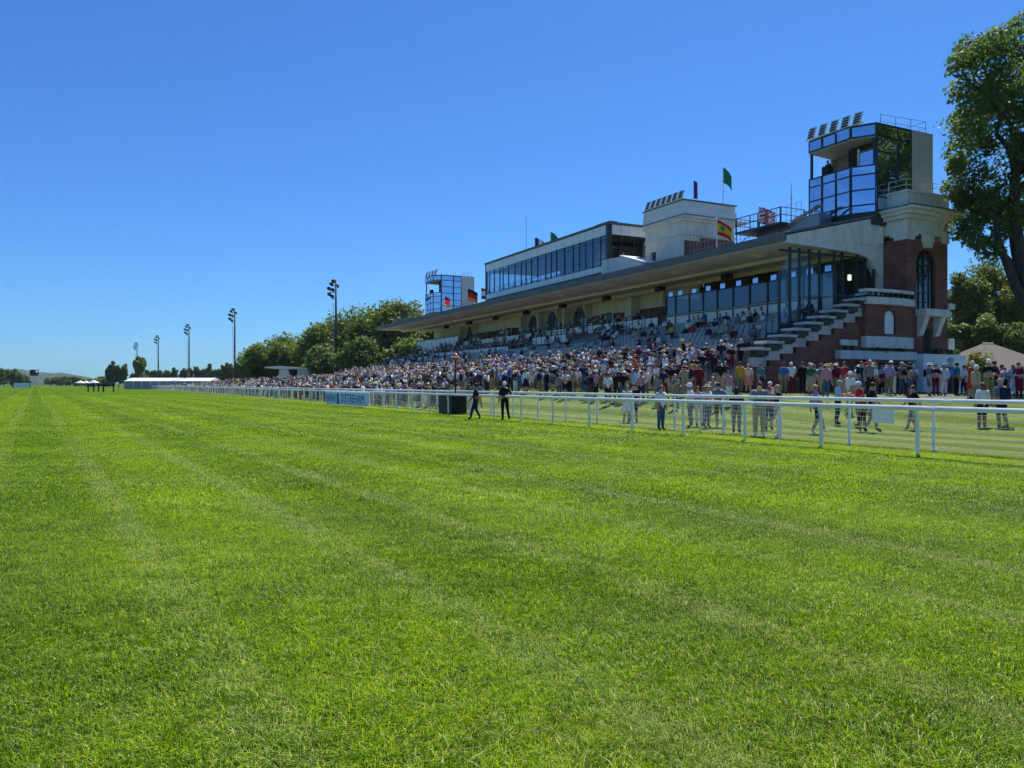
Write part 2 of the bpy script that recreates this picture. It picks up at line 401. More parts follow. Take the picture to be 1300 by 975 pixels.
ao, al = gC[:, 0], gC[:, 1]
inside = (al > -120) & (al < 262)
sel = {'track': (ao > -60) & (ao < 16.3) & (al > -120) & (al < 700), 'verge': (ao > 16.3) & (ao < 17.9) & (al > -120) & (al < 420),
       'lawn': (ao > 17.9) & (ao < 33.6) & inside, 'terrace': (ao > 33.6) & (ao < 90) & inside}
used = np.zeros(len(gF), bool)
def ground_part(name, mask, mat):
    f = gF[mask]; ids, inv = np.unique(f, return_inverse=True)
    me = np_mesh(name, gV[ids], inv.reshape(f.shape), mat, smooth=True)
    o = bpy.data.objects.new(name, me); COL.objects.link(o); return struct(o)
for nm, mask, mat in (('race_track', sel['track'] & (al < 130), THATCH), ('race_track', sel['track'] & (al > 130), TURF), ('verge', sel['verge'], VERGE), ('lawn', sel['lawn'], LAWN), ('paved_terrace', sel['terrace'], PAVE)):
    ground_part(nm, mask, mat); used |= mask
ground_part('ground', ~used, FIELD)

# grass blades: tiles of real blades, scattered over the part of the course one can see
def blade_tile(name, n, size, hmin, hmax, wid, seed):
    r = np.random.default_rng(seed)
    x = r.uniform(-size/2, size/2, n)*1.12; y = r.uniform(-size/2, size/2, n)*1.12
    clump = 0.75 + 0.5*(np.sin(x*19+seed)*np.cos(y*23-seed)*0.5+0.5)
    h = r.uniform(hmin, hmax, n)*clump; wd = wid*r.uniform(0.7, 1.3, n)
    az = r.normal(0, 1.5, n); ln = r.uniform(0.3, 2.0, n)
    tint = r.random(n); flat_ = (tint > 0.93) | (r.random(n) < 0.06); ln = np.where(flat_, 2.6, ln); az = np.where(flat_, r.uniform(0, 6.283, n), az)
    fx, fy = np.cos(az), np.sin(az); sx, sy = -fy*wd/2, fx*wd/2
    z0 = -0.008*np.ones(n)
    V = np.zeros((n, 5, 3))
    V[:, 0] = np.stack([x-sx, y-sy, z0], 1); V[:, 1] = np.stack([x+sx, y+sy, z0], 1)
    mx_, my_ = x + fx*h*ln*0.3, y + fy*h*ln*0.3; mz = h*0.62/np.sqrt(1+0.25*ln**2)
    V[:, 2] = np.stack([mx_+sx*0.8, my_+sy*0.8, mz], 1); V[:, 3] = np.stack([mx_-sx*0.8, my_-sy*0.8, mz], 1)
    V[:, 4] = np.stack([x + fx*h*ln, y + fy*h*ln, h*1.0/np.sqrt(1+0.9*ln**2)], 1)
    b = np.arange(n)[:, None]*5
    T = np.concatenate([b+np.array([[0, 1, 2]]), b+np.array([[0, 2, 3]]), b+np.array([[3, 2, 4]])], 0)
    me = np_mesh(name, V.reshape(-1, 3), T, BLADE, np.concatenate([tint, tint, tint]))
    return bpy.data.objects.new(name, me)
tiles = bpy.data.collections.new('grass_tiles')
for k in range(5): tiles.objects.link(blade_tile('tile_a%d' % k, 1900, 0.5, 0.022, 0.058, 0.0035, 10+k))
for k in range(4): tiles.objects.link(blade_tile('tile_b%d' % k, 1300, 0.6, 0.025, 0.055, 0.006, 30+k))
for k in range(4): tiles.objects.link(blade_tile('tile_c%d' % k, 1300, 1.0, 0.03, 0.06, 0.012, 50+k))
pts, idx, rots, scl = [], [], [], []
def scatter(y0, y1, step, lo, hi, sc0):
    y = y0
    while y < y1:
        x = -0.72*y - 1.0
        while x < 0.72*y + 1.0:
            px, py = x + random.uniform(-.3, .3)*step, y + random.uniform(-.3, .3)*step
            o, a = to_track(px, py)
            if o < 17.85 and a < 131 and py > 1.2:
                pts.append((px, py, 0.0)); idx.append(random.randint(lo, hi)); rots.append((0, 0, 2.2*math.sin(px*.9+1.7*math.sin(py*.7))+2.0*math.cos(py*1.1+px*.5)+random.uniform(-.7, .7)))
                tall = 1.0
                if 16.35 < o: tall = 1.35
                lump = 1.05 + .17*math.sin(px*2.3+1.3*math.sin(py*1.9))*math.cos(py*2.7) + .12*math.sin(px*.8-py*.6)
                scl.append(sc0*tall*lump*random.uniform(0.8, 1.2))
            x += step
        y += step
scatter(2.0, 10.5, 0.35, 0, 4, 1.0)
scatter(10.5, 24, 0.45, 5, 8, 1.0)
scatter(24, 60, 0.8, 9, 12, 1.0)
scatter(60, 124, 1.15, 9, 12, 1.15)
gm = bpy.data.meshes.new('grass'); gm.from_pydata(pts, [], [])
a_ = gm.attributes.new('idx', 'INT', 'POINT'); a_.data.foreach_set('value', idx)
a_ = gm.attributes.new('rot', 'FLOAT_VECTOR', 'POINT'); a_.data.foreach_set('vector', np.array(rots, np.float32).ravel())
a_ = gm.attributes.new('scl', 'FLOAT', 'POINT'); a_.data.foreach_set('value', scl)
go = bpy.data.objects.new('grass', gm); COL.objects.link(go)
tag(go, 'short mown green grass of the racing track', 'grass', kind='stuff')
ng = bpy.data.node_groups.new('grass_nodes', 'GeometryNodeTree')
ng.interface.new_socket('Geometry', in_out='INPUT', socket_type='NodeSocketGeometry')
ng.interface.new_socket('Geometry', in_out='OUTPUT', socket_type='NodeSocketGeometry')
gi = ng.nodes.new('NodeGroupInput'); gout = ng.nodes.new('NodeGroupOutput')
ci = ng.nodes.new('GeometryNodeCollectionInfo'); ci.inputs['Collection'].default_value = tiles
ci.inputs['Separate Children'].default_value = True; ci.inputs['Reset Children'].default_value = True
ip = ng.nodes.new('GeometryNodeInstanceOnPoints'); ip.inputs['Pick Instance'].default_value = True
def named(t, nm):
    n = ng.nodes.new('GeometryNodeInputNamedAttribute'); n.data_type = t; n.inputs['Name'].default_value = nm; return n
ng.links.new(gi.outputs[0], ip.inputs['Points']); ng.links.new(ci.outputs[0], ip.inputs['Instance'])
def out_of(n): return [s for s in n.outputs if s.enabled and s.name == 'Attribute'][0]
ng.links.new(out_of(named('INT', 'idx')), ip.inputs['Instance Index'])
ng.links.new(out_of(named('FLOAT_VECTOR', 'rot')), ip.inputs['Rotation'])
ng.links.new(out_of(named('FLOAT', 'scl')), ip.inputs['Scale'])
ng.links.new(ip.outputs[0], gout.inputs[0])
md = go.modifiers.new('grass', 'NODES'); md.node_group = ng

# ------------------------------------------------------------------ rails
def rail_thing(name, label, off, height, thick, a0, a1, step, wires, first):
    t = thing(name, label, 'rail', (0, 0, 0), TT)
    m = MB()
    prof = [(off-thick*.5, height-thick*.9), (off-thick*.62, height-thick*.35), (off-thick*.35, height), (off+thick*.35, height), (off+thick*.62, height-thick*.35), (off+thick*.5, height-thick*.9)]
    m.prism(prof, a0, a1, 'y'); m.build('top_rail', RAILP, t, bevel=0.015)
    k = 0; a = first - .4
    while a < 75:
        if a > 2: MB().prism([(off+(x-off)*1.06, height-thick*.45+(z-height+thick*.45)*1.06) for x, z in prof], a-.12, a+.12, 'y').build('sleeve', RAILP, t)
        a += step*2
    posts = MB(); n = 0; a = first
    while a > a0+step: a -= step
    while a < a1:
        if n < 95 and a > 2:
            p = MB()
            if wires:
                p.tube([(off, a, -.1), (off, a, height-thick*.9)], 0.04, 8)
                p.tube([(off, a, .0), (off, a, .05)], 0.085, 8); p.tube([(off, a, .5), (off, a, .62)], 0.06, 8)
            else:
                p.tube([(off+.05, a, -.1), (off+.05, a, .5), (off+.04, a, .85), (off, a, height-thick*.8)], 0.045, 8)
            p.build('post', RAILP, t, smooth=False); n += 1
        else: posts.box(off-.04, off+.04, a-.04, a+.04, 0, height-thick*.9)
        a += step
    pr = posts.build('posts', RAILP, t); pr['kind'] = 'stuff'
    if wires:
        mm = MB()
        for k in range(8):
            z = 0.1 + k*0.142
            r_ = 0.006 if k not in (0, 3) else 0.009
            mm.box(off+.045, off+.045+2*r_, a0, a1, z-r_, z+r_)
        a = a0 + 0.05
        while a < 60:
            mm.box(off+.064, off+.069, a-.0012, a+.0012, 0.08, height-.2); a += 0.11
        mm.build('wire_mesh', RAILP, t)
    return t
front_rail = rail_thing('running_rail', 'low white running rail nearest the track, single top bar on slim posts', 16.9, 1.19, 0.125, -8, 330, 2.72, False, 11.3)
back_rail = rail_thing('mesh_fence', 'white crowd fence behind the running rail, wire mesh under its top bar', 18.5, 1.33, 0.115, -8, 330, 2.45, True, 11.9)

# banner with lettering on the running rail
bt = thing('banner', 'pale blue sponsor banner with navy lettering hung on the running rail', 'banner', track_w(16.74, 57.4, 0), TT)
bx('cloth', BANNERB, bt, -.03, 0, -5.6, 5.6, .12, 1.08)
def text(name, body, mat, parent, loc, rot, size, sxy=(1, 1), depth=0.004):
    cu = bpy.data.curves.new(name, 'FONT'); cu.body = body; cu.size = size; cu.align_x = 'CENTER'; cu.align_y = 'CENTER'; cu.extrude = depth
    o = bpy.data.objects.new(name, cu); COL.objects.link(o); cu.materials.append(mat)
    o.location = loc; o.rotation_euler = rot; o.scale = (sxy[0], sxy[1], 1)
    if parent: o.parent = parent
    bpy.context.view_layer.update(); me = bpy.data.meshes.new_from_object(o.evaluated_get(bpy.context.evaluated_depsgraph_get()))
    q = bpy.data.objects.new(name, me); COL.objects.link(q); q.location = loc; q.rotation_euler = rot; q.scale = o.scale; q.parent = parent
    bpy.data.objects.remove(o); return q
text('lettering', 'HARAS', INKB, bt, (-.04, 3.95, .58), (R(90), 0, R(-90)), 0.78, (1.22, 1.15))
text('lettering', "D'ETREHAM", INKB, bt, (-.04, -1.9, .58), (R(90), 0, R(-90)), 0.78, (1.42, 1.15))
em = MB(); em.prism([(1.5, .14), (2.25, .14), (2.1, .45), (2.25, .8), (2.0, 1.0), (1.85, .9), (1.7, 1.02), (1.65, .6)], -.045, -.031, 'x'); em.build('emblem', INKB, bt)

# small notice board on the mesh fence
nb = thing('notice_board', 'blank pale board fixed on the mesh of the crowd fence', 'sign', track_w(18.44, 13.25, 0), TT)
bx('board', WPANEL, nb, -.03, -.012, -.32, .32, .66, 1.07, bevel=.006)
MB().box(-.012, 0, -.3, -.26, .7, 1.0).box(-.012, 0, .26, .3, .7, 1.0).build('clip', STEELM, nb)

# winning post and padded black box between the rails
a_w = a_at(578, 17.3)
wp = thing('winning_post', 'tall thin black winning post topped by a red and white disc', 'post', track_w(17.3, a_w), TT)
MB().tube([(0, 0, 0), (0, 0, 3.0)], 0.045, 8).build('pole', BLACKM, wp)
dm = MB(); dm.lathe([(0, -.2), (.12, -.17), (.19, -.08), (.2, 0), (.19, .08), (.12, .17), (0, .2)], (0, 0, 3.18), 14); dm.build('disc', RED, wp, smooth=True)
wb = MB(); wb.lathe([(.203, -.05), (.208, 0), (.203, .05)], (0, 0, 3.18), 14); wb.build('white_band', WHITEP, wp)
a_b = a_at(573, 17.7)
cbx = thing('equipment_box', 'black padded equipment box with a flat lid between the two white rails', 'box', track_w(17.75, a_b), TT)
bx('body', BLACKM, cbx, -.45, .45, -1.0, .9, 0, 1.14, bevel=.03)
bx('lid', BLACKM, cbx, -.55, .55, -1.6, 1.0, 1.15, 1.22, bevel=.015)
# far white rail and course-side board
fr = thing('far_rail', 'thin white rail at the far left of the track beside a dark tree belt', 'rail', (-395, 590, 0), R(20))
MB().box(-40, 40, -.06, .06, .95, 1.3).build('top_rail', RAILP, fr)
for k in range(10): bx('post', RAILP, fr, -39+k*8.6, -38.8+k*8.6, -.05, .05, 0, .95)
sb = thing('trackside_board', 'pale blue and white advertising board standing at the far left edge of the track', 'sign', (xat(27.5, 330), 330, 0), 0)
bx('board', WPANEL, sb, -3.4, 3.4, -.1, .1, .15, 2.1); bx('print', BANNERB, sb, -2.6, 2.6, -.13, -.105, .4, 1.7)
bx('leg', BLACKM, sb, -3.75, -3.45, -.1, .1, 0, 2.0); bx('leg', BLACKM, sb, 3.45, 3.75, -.1, .1, 0, 1.7)
# dark barrier of posts across the far track edge
Yb = 166.0
for k, (pa, pb) in enumerate([(112, 119), (125, 131), (131.5, 144)]):
    b0 = thing('crossing_barrier', ['dark barrier of two posts nearest the middle of the far track', 'dark short barrier between its two neighbours at the far track', 'dark long barrier next to the far end of the mesh fence'][k], 'barrier', (xat((pa+pb)/2, Yb), Yb, 0), 0, 'dark barriers closing the far track')
    hw = (pb-pa)/2/F*Yb
    for s in (-1, 1): bx('post', BLACKM, b0, s*hw-.11, s*hw+.11, -.1, .1, 0, 1.55)
    bx('beam', BLACKM, b0, -hw-.3, hw+.3, -.08, .08, 1.2, 1.62)

# ------------------------------------------------------------------ grandstand (local x = away from the track, y = along, z up)
def tier_z(v): return 3.4 + 0.42*int(math.floor((v+13.5)/1.1+1e-6))
def apron_z(v):
    if v < -18: return 1.3
    return 1.3 + 0.3*(int((v+18)/0.9)+1)
def stand_floor(v):
    if v < -13.5: return apron_z(v)
    return tier_z(min(v, -0.7))
gs = thing('grandstand', 'long racecourse grandstand with tiers under a wide cantilever canopy and a brick corner pier', 'grandstand', tuple(P0), TS)
def holes_wall(m, x0, x1, z0, z1, holes, lo, hi, axis, mi=0):
    """wall with round-headed (or square) openings: holes = (a0,a1,h0,h1,arched)"""
    x = x0
    P = lambda poly: m.prism(poly, lo, hi, axis, mi)
    for a0, a1, h0, h1, ar in sorted(holes):
        if a0 > x+1e-4: P([(x, z0), (a0, z0), (a0, z1), (x, z1)])
        if h0 > z0+1e-4: P([(a0, z0), (a1, z0), (a1, h0), (a0, h0)])
        if ar:
            r = (a1-a0)/2; c = (a0+a1)/2
            q = [math.pi/2*i/6 for i in range(7)]
            P([(a1, h1-r)] + [(c+r*math.cos(t), h1-r+r*math.sin(t)) for t in q[1:]] + [(c, z1), (a1, z1)])
            P([(a0, h1-r), (a0, z1), (c, z1)] + [(c-r*math.sin(t), h1-r+r*math.cos(t)) for t in q[:-1]])
        else: P([(a0, h1), (a1, h1), (a1, z1), (a0, z1)])
        x = a1
    if x < x1-1e-4: P([(x, z0), (x1, z0), (x1, z1), (x, z1)])
UE = 90.0
# tiers
poly = [(-18, .6)]
for i in range(5): poly += [(-18+.9*i, 1.3+.3*(i+1)), (-18+.9*(i+1), 1.3+.3*(i+1))]
for i in range(12):
    v0 = -13.5+1.1*i; poly += [(v0, 3.4+.42*i), (v0+1.1, 3.4+.42*i)]
poly += [(0.0, 8.02), (0.0, .6)]
MB().prism(poly, .36, UE, 'y').build('seating_tier', CONC, gs)
MB().box(-13.62, -13.5, .36, UE, 2.7, 3.75).build('front_parapet', CONC, gs)
# end wall with its stepped coping
poly = [(-14.3, .8), (0, .8), (0, 7.35)]
for i in range(11, -1, -1):
    v0 = -13.5+1.1*i
    z = min(3.4+.42*i-.62, 7.35)
    poly += [(min(v0+1.1, 0), z), (v0, z)]
poly += [(-13.5, 2.78), (-14.3, 2.78)]
pp = []
for p in poly:
    if not pp or (abs(p[0]-pp[-1][0]) + abs(p[1]-pp[-1][1])) > 1e-4: pp.append(p)
MB().prism(pp, 0, .34, 'y').build('end_wall', BRICK, gs)
cp = MB(); 
for i in range(10):
    v0 = -13.9+1.1*i; z = 3.4+.42*i
    cp.box(v0, v0+1.1, -.07, .3, z-.68, z-.12)
STEPC = surf('step_concrete', (0.52, 0.51, 0.48), 0.85, 0.18, 1.6, 0.1, stretch=(1, 1, .5))
cp.build('stair_coping', STEPC, gs)
for i in range(10):
    v0 = -14.3+1.1*i; z = 3.4+.42*i
    bx('step_slab', STEPC, gs, v0, v0+1.42, -.55, .55, z+.3, z+.46, bevel=.02)
    bx('step_shade', DKMETAL, gs, v0+.5, v0+1.5, -.3, .2, z, z+.297)  # dark block in the gap below the slab draws its shadow
# corner pier
pr = MB()
pr.box(0, 4.3, .36, 6.5, .6, 11.6)
W0, W1 = .95, 3.02
holes_wall(pr, 0, 4.3, .6, 11.6, [(W0, W1, 6.8, 10.97, True)], 0, .357, 'y')
pier = pr.build('pier', BRICK, gs)
aw = MB(); aw.prism(arch(W0+.02, W1-.02, 6.82, 10.95), .2, .25, 'y'); win = aw.build('arched_window', DGLASS, gs)
fm = MB(); fm.box(1.95, 2.02, .12, .2, 6.82, 10.9)
for k in range(5): fm.box(W0+.03, W1-.03, .13, .2, 7.3+.65*k, 7.36+.65*k)
fm.box(1.42, 1.46, .13, .2, 6.82, 10.6); fm.box(2.5, 2.54, .13, .2, 6.82, 10.6); fm.build('frame', DKMETAL, win)
wc = MB(); wc.prism([(W0-.1, 6.3), (W1+.45, 6.3), (W1+.55, 6.55), (W1+.2, 6.79), (W0-.1, 6.79)], -.85, -.002, 'y')
for s in (1.0, 2.72): wc.prism([(-.7, 6.3), (-.002, 6.3), (-.002, 4.95), (-.2, 5.0)], s, s+.45, 'x')
wc.build('window_ledge', PLASTER, gs, bevel=.03)
bx('slot_door', DARKIN, gs, 1.72, 2.45, -.03, -.004, 4.0, 5.45)
en = MB(); en.box(-.06, 4.36, -.06, 6.5, 11.95, 12.9); en.box(-.1, .75, -.1, .95, 11.5, 11.96); en.box(-.14, 1.0, -.14, 1.2, 11.75, 11.99)
en.box(3.6, 4.4, -.1, .5, 11.5, 11.96)
en.build('entablature', PLASTER, gs, bevel=.03)
MB().prism([(1.7, 11.05), (2.3, 11.05), (2.5, 11.5), (2.5, 11.94), (1.5, 11.94), (1.5, 11.5)], -.25, -.003, 'y').build('keystone', PLASTER, gs)
co = MB(); co.box(-.4, 4.75, -.4, 6.5, 12.9, 13.15); co.box(-.62, 5.15, -.7, 6.5, 13.15, 13.4); co.box(-.8, 5.5, -1.0, 6.5, 13.4, 13.6)
co.build('cornice', PLASTER, gs, bevel=.03)
bx('cornice_cap', ROOFM, gs, -.86, 5.56, -1.06, 6.55, 13.603, 13.66)
pa = MB(); pa.box(-.05, 4.4, -.05, 6.4, 13.66, 14.7); pa.box(-.13, 4.48, -.13, 6.4, 14.7, 14.88); pa.build('parapet', STAINED, gs, bevel=.03)
def railing(name, pts, h, n, parent, mat=STEELM, rad=.02, mid=2, base=0.0, posts_every=1.2):
    m = MB()
    for a, b in zip(pts[:-1], pts[1:]):
        a, b = Vector(a), Vector(b)
        for k in range(1, mid+1):
            dz = Vector((0, 0, h*k/mid)); m.tube([a+dz, b+dz], rad, 5)
        q = max(1, int((b-a).length/posts_every))
        for i in range(q+1):
            p = a.lerp(b, i/q); m.tube([p, p+Vector((0, 0, h))], rad*1.2, 5)
    return m.build(name, mat, parent)
railing('parapet_railing', [(.1, 5.5, 14.88), (.1, .1, 14.88), (4.2, .1, 14.88), (4.2, 5.5, 14.88)], .75, 2, gs, STAINED, .025, 2)
bx('quoin', PLASTER, gs, 4.3, 5.0, -.1, 1.2, 6.95, 7.35, bevel=.03); bx('quoin', PLASTER, gs, 4.3, 4.95, -.1, 1.2, 4.1, 4.85, bevel=.03)
bx('quoin', PLASTER, gs, 4.3, 4.75, -.05, 1.2, 7.9, 8.3, bevel=.03)
bx('pier_side', BRICK, gs, 4.303, 4.75, .3, 6, .6, 7.9)
bx('plinth', WPANEL, gs, .4, 4.9, -.95, -.003, .8, 3.72, bevel=.03)
# stair block with balconies on the track side of the pier
sk = MB(); sk.box(-4.47, -.003, .004, 1.75, .8, 7.35)
holes_wall(sk, -4.47, -.003, .8, 7.3, [(-2.67, -1.58, 4.94, 6.6, True)], -.36, 0.0, 'y'); sk.build('stair_block', BRICK, gs)
sw = MB().prism(arch(-2.62, -1.63, 4.98, 6.56), -.25, -.2, 'y').build('arched_window', WPANEL, gs)  # white fill paints the sky reflected in this window
fr_ = MB()
o_ = arch(-2.67, -1.58, 4.94, 6.6); i_ = arch(-2.6, -1.65, 5.0, 6.54)
for k in range(len(o_)):
    j = (k+1) % len(o_); fr_.quad((o_[k][0], -.28, o_[k][1]), (o_[j][0], -.28, o_[j][1]), (i_[j][0], -.28, i_[j][1]), (i_[k][0], -.28, i_[k][1]))
fr_.build('frame', DKMETAL, sw)
def bulge(v0, v1, u, d, n=10): return [(v0, .0)] + [(v0+(v1-v0)*i/n, u-d*math.sin(math.pi*i/n)) for i in range(n+1)] + [(v1, .0)]
MB().prism(bulge(-4.55, .12, -.55, .3), 6.87, 7.34, 'z').build('balcony', STAINED, gs, bevel=.02)
MB().prism(bulge(-4.7, -.1, -.62, .3), 7.66, 7.86, 'z').build('balcony_rail', STAINED, gs, bevel=.02)
bl = MB()
for k in range(9): bl.box(-4.4+.52*k, -4.25+.52*k, -.66, -.5, 7.34, 7.66)
bl.build('baluster', DKMETAL, gs)
bx('balcony_shade', DARKIN, gs, -4.4, -.05, -.45, -.37, 7.34, 7.66)  # dark sheet, like the balusters, paints the shade inside the balcony gap
MB().prism(bulge(-4.5, .1, -.45, .2), 4.05, 4.8, 'z').build('window_band', STAINED, gs, bevel=.02)
MB().box(-6.9, .38, -.5, -.002, 3.28, 3.84).build('string_course', STAINED, gs, bevel=.03)
bx('vent_lintel', STAINED, gs, -6.44, -4.99, -.16, -.004, 4.18, 4.54); 
for k in range(2): bx('vent', DARKIN, gs, -6.2+.65*k, -5.8+.65*k, -.02, -.003, 3.86, 4.16)
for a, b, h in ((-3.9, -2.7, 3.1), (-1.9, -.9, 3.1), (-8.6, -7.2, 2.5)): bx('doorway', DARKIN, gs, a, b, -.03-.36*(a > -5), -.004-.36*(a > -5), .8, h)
# canopy
UC0, UC1 = 1.8, 93.0
MB().prism([(-9.3, 11.28), (0, 13.42), (8, 13.5), (8, 12.6), (0, 10.92), (-9.3, 10.86)], UC0+.62, UC1, 'y').build('canopy', SOFFIT, gs)
MB().prism([(-9.45, 11.32), (0, 13.46), (8, 13.54), (8, 13.66), (0, 13.62), (-9.45, 11.46)], UC0-.12, UC1+.1, 'y').build('roof_covering', ROOFM, gs)
MB().prism([(-9.46, 10.9), (-9.303, 10.9), (-9.303, 11.319), (-9.46, 11.319)], UC0-.12, UC1+.1, 'y').build('fascia', ROOFM, gs)
gb = [(-9.3, 10.86), (-3.57, 10.72), (-2.4, 10.6), (-1.64, 10.42), (-1.1, 10.1), (-.69, 9.62), (-.35, 9.1), (-.3, 7.9), (-.003, 7.9), (-.003, 13.4), (-9.3, 11.27)]
MB().prism(gb, UC0, UC0+.6, 'y').build('gable_beam', PLASTER, gs)
MB().prism([(-9.35, 10.8), (-3.57, 10.62), (-2.4, 10.5), (-1.7, 10.33), (-1.7, 10.45), (-2.4, 10.65), (-3.57, 10.8), (-9.35, 10.98)], UC0-.16, UC0-.003, 'y').build('beam_moulding', PLASTER, gs)
for k in range(6):
    v0 = -5.9+.95*k; zt = 11.28+(v0+9.3)/9.3*2.14-.28
    MB().prism([(v0, 11.25), (v0+.75, 11.25), (v0+.75, zt), (v0, zt-.1)], UC0-.07, UC0-.004, 'y').build('frieze_panel', PLASTER, gs, bevel=.015)
MB().box(-.9, -.2, UC0-.2, UC0-.004, 11.4, 12.6).build('frieze_bracket', PLASTER, gs, bevel=.05)
for v, h in ((-4.7, .22), (-1.6, .3)): bx('soffit_beam', SOFFIT, gs, v-.18, v+.18, UC0+.65, UC1-.1, 10.87-h, 10.885)
lampm = MB(); lampm.lathe([(0, -.16), (.3, -.15), (.5, -.08), (.58, 0)], (0, 0, 0), 16)
lamp0 = None
for k in range(9):
    u = 6.5+9.2*k; c = stand_w(-6.9, u, 10.86)
    if lamp0 is None:
        lamp0 = thing('ceiling_lamp', 'round white lamp set in the underside of the grandstand canopy', 'ceiling lamp', c, 0, 'round lamps under the canopy')
        lampm.build('shade', PLASTER, lamp0, smooth=True); MB().lathe([(.58, 0), (.64, 0), (.66, -.07), (.58, -.07)], n=16).build('rim', SOFFIT, lamp0)
    else: dup(lamp0, c)
# wind screen closing the near end
px_m = [992, 1005.5, 1017.5, 1030.5, 1043, 1062, 1072, 1091, 1101, 1112]
def s_end(px, u):
    r = (px-CX)/F; bx_, by_ = P0.x-u*sS, P0.y+u*cS
    return (r*by_-bx_)/(cS-r*sS)
vm = [s_end(p, 1.8) for p in px_m]
def under(v):
    k = sorted(gb[:7]); 
    for (a, za), (b, zb) in zip(k[:-1], k[1:]):
        if a <= v <= b: return za+(zb-za)*(v-a)/(b-a)
    return 9.0
ws = bx('wind_screen', DKMETAL, gs, vm[0], -.4, 1.93, 2.05, 10.28, 10.4)
for i, v in enumerate(vm):
    bx('mullion', DKMETAL, ws, v-.05, v+.05, 1.9, 2.08, stand_floor(v)-.05, min(10.6, under(v)-.02))
    if i+1 < len(vm):
        q = vm[i+1]; MB().prism([(v+.05, stand_floor(v)+.15), (q-.05, stand_floor(q)+.15), (q-.05, min(10.26, under(q)-.04)), (v+.05, min(10.26, under(v)-.04))], 1.97, 1.99, 'y').build('pane', CGLASS, ws)
# lounge screen: white panels below, glass above
px_l = [846, 858, 875.5, 893, 911, 931, 952, 974.7, 999, 1020, 1043]
ul = [u_at(p, -4.0) for p in px_l] + [2.3]
ls = bx('lounge_screen', DKMETAL, gs, -4.06, -3.94, ul[-1], ul[0], 9.36, 9.45)
for i, u in enumerate(ul):
    bx('mullion', DKMETAL, ls, -4.07, -3.93, u-.06, u+.06, 6.8, 9.36)
    if i+1 < len(ul):
        q = ul[i+1]
        bx('white_panel', WPANEL, ls, -4.02, -3.97, q+.07, u-.07, 6.85, 7.85)
        bxj('pane', TGLASS, ls, -4.01, -3.99, q+.07, u-.07, 7.92, 9.35)
        bx('transom', DKMETAL, ls, -4.04, -3.96, q+.06, u-.06, 7.853, 7.915)
        bx('clerestory_mirror', MGLASS, ls, -3.9, -3.86, u-.75, u-.2, 9.48, 9.92)  # mirror tile stands in for bright sky showing through the back openings
bx('lounge_screen_end', DGLASS, gs, -3.9, -.02, ul[0]-.05, ul[0], 7, 9.4)
bx('lounge_floor', CONC, gs, -4.1, -.05, 2.3, ul[0], 7.66, 7.8)
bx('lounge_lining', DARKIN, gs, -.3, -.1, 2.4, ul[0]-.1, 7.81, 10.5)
lw = thing('wall_lamp', 'small lit white wall lamp behind the glass beside the brick pier', 'lamp', stand_w(-1.7, 3.2, 9.2), TS)
em_m, em_nt = nodes_of('lit_lamp'); eo = N(em_nt, 'ShaderNodeOutputMaterial'); ee = N(em_nt, 'ShaderNodeEmission', Strength=1.0, Color=(1, .9, .72, 1)); L(em_nt, ee, 'Emission', eo, 'Surface')
bx('shade', em_m, lw, -.11, .11, -.1, .1, -.22, .2, bevel=.04); bx('bracket', DKMETAL, lw, -.05, .05, .1, 1.2, -.05, .05)
# far white screen
fs = bx('far_screen', DKMETAL, gs, -4.06, -3.94, 69.4, 87.6, 8.72, 8.84)
for k in range(10):
    u0 = 69.5+1.81*k
    bx('white_panel', WPANEL, fs, -4.03, -3.97, u0, u0+1.05, 7.35, 8.7); bx('pane', TGLASS, fs, -4.01, -3.99, u0+1.1, u0+1.75, 7.35, 8.7)
    bx('white_panel', WPANEL, fs, -4.03, -3.97, u0, u0+1.75, 6.3, 7.28)
bx('far_screen_end', DKMETAL, gs, -4, 0, 87.7, 87.85, 6.3, 8.8)
# back wall with arched windows
ah = [(u_at(p, 0), 1.55, 10.75, True) for p in (597, 677, 701, 735)] + [(u_at(770, 0), 1.0, 9.5, False), (u_at(644, 0), 1.0, 9.5, False)]
holes = [(c-h, c+h, 7.9, t, ar) for c, h, t, ar in ah]
bw = MB(); holes_wall(bw, 21, UE, 7.0, 10.9, holes, 0.0, .4, 'x'); bw.build('back_wall', CREAM, gs)
bx('back_wall_low', BRICK, gs, .42, .8, 2.0, 21, 1, 12)
for a0, a1, h0, h1, ar in holes:
    o_ = arch(a0+.02, a1-.02, h0, h1-.02) if ar else [(a0, h0), (a1, h0), (a1, h1), (a0, h1)]
    wv_ = MB().prism(o_, .2, .24, 'x').build('arched_window' if ar else 'window', DGLASS, gs)
    fb = MB()
    for q in range(1, 4): fb.box(.13, .2, a0+(a1-a0)*q/4-.03, a0+(a1-a0)*q/4+.03, h0, h1-(.5 if ar else .02))
    fb.box(.13, .2, a0+.05, a1-.05, 9.0, 9.07); fb.build('frame', DKMETAL, wv_)
edges = sorted(holes)
spans = [(21.2, edges[0][0])] + [(edges[i][1], edges[i+1][0]) for i in range(len(edges)-1)] + [(edges[-1][1], UE-.2)]
spk0 = None
for a, b in spans:
    if b-a > 1.2: bx('brick_panel', BRICK, gs, -.04, -.003, a+.35, b-.35, 7.8, 9.35)
for a0, a1, h0, h1, ar in holes:
    if ar:
        bx('pilaster', CREAM, gs, -1.0, -.003, a1+.12, a1+.62, 8.0, 10.62)
        # curved hood springing from the pilaster
        hd = MB(); n = 7; o1 = [(a0-1.2 + 1.2*(1-math.cos(math.pi/2*i/n)), 10.6-1.5*(1-math.sin(math.pi/2*i/n))) for i in range(n+1)]
        hd.prism(o1+[(a0, 10.85), (a0-1.25, 10.85)], -.9, -.05, 'x'); hd.build('bracket', CREAM, gs)
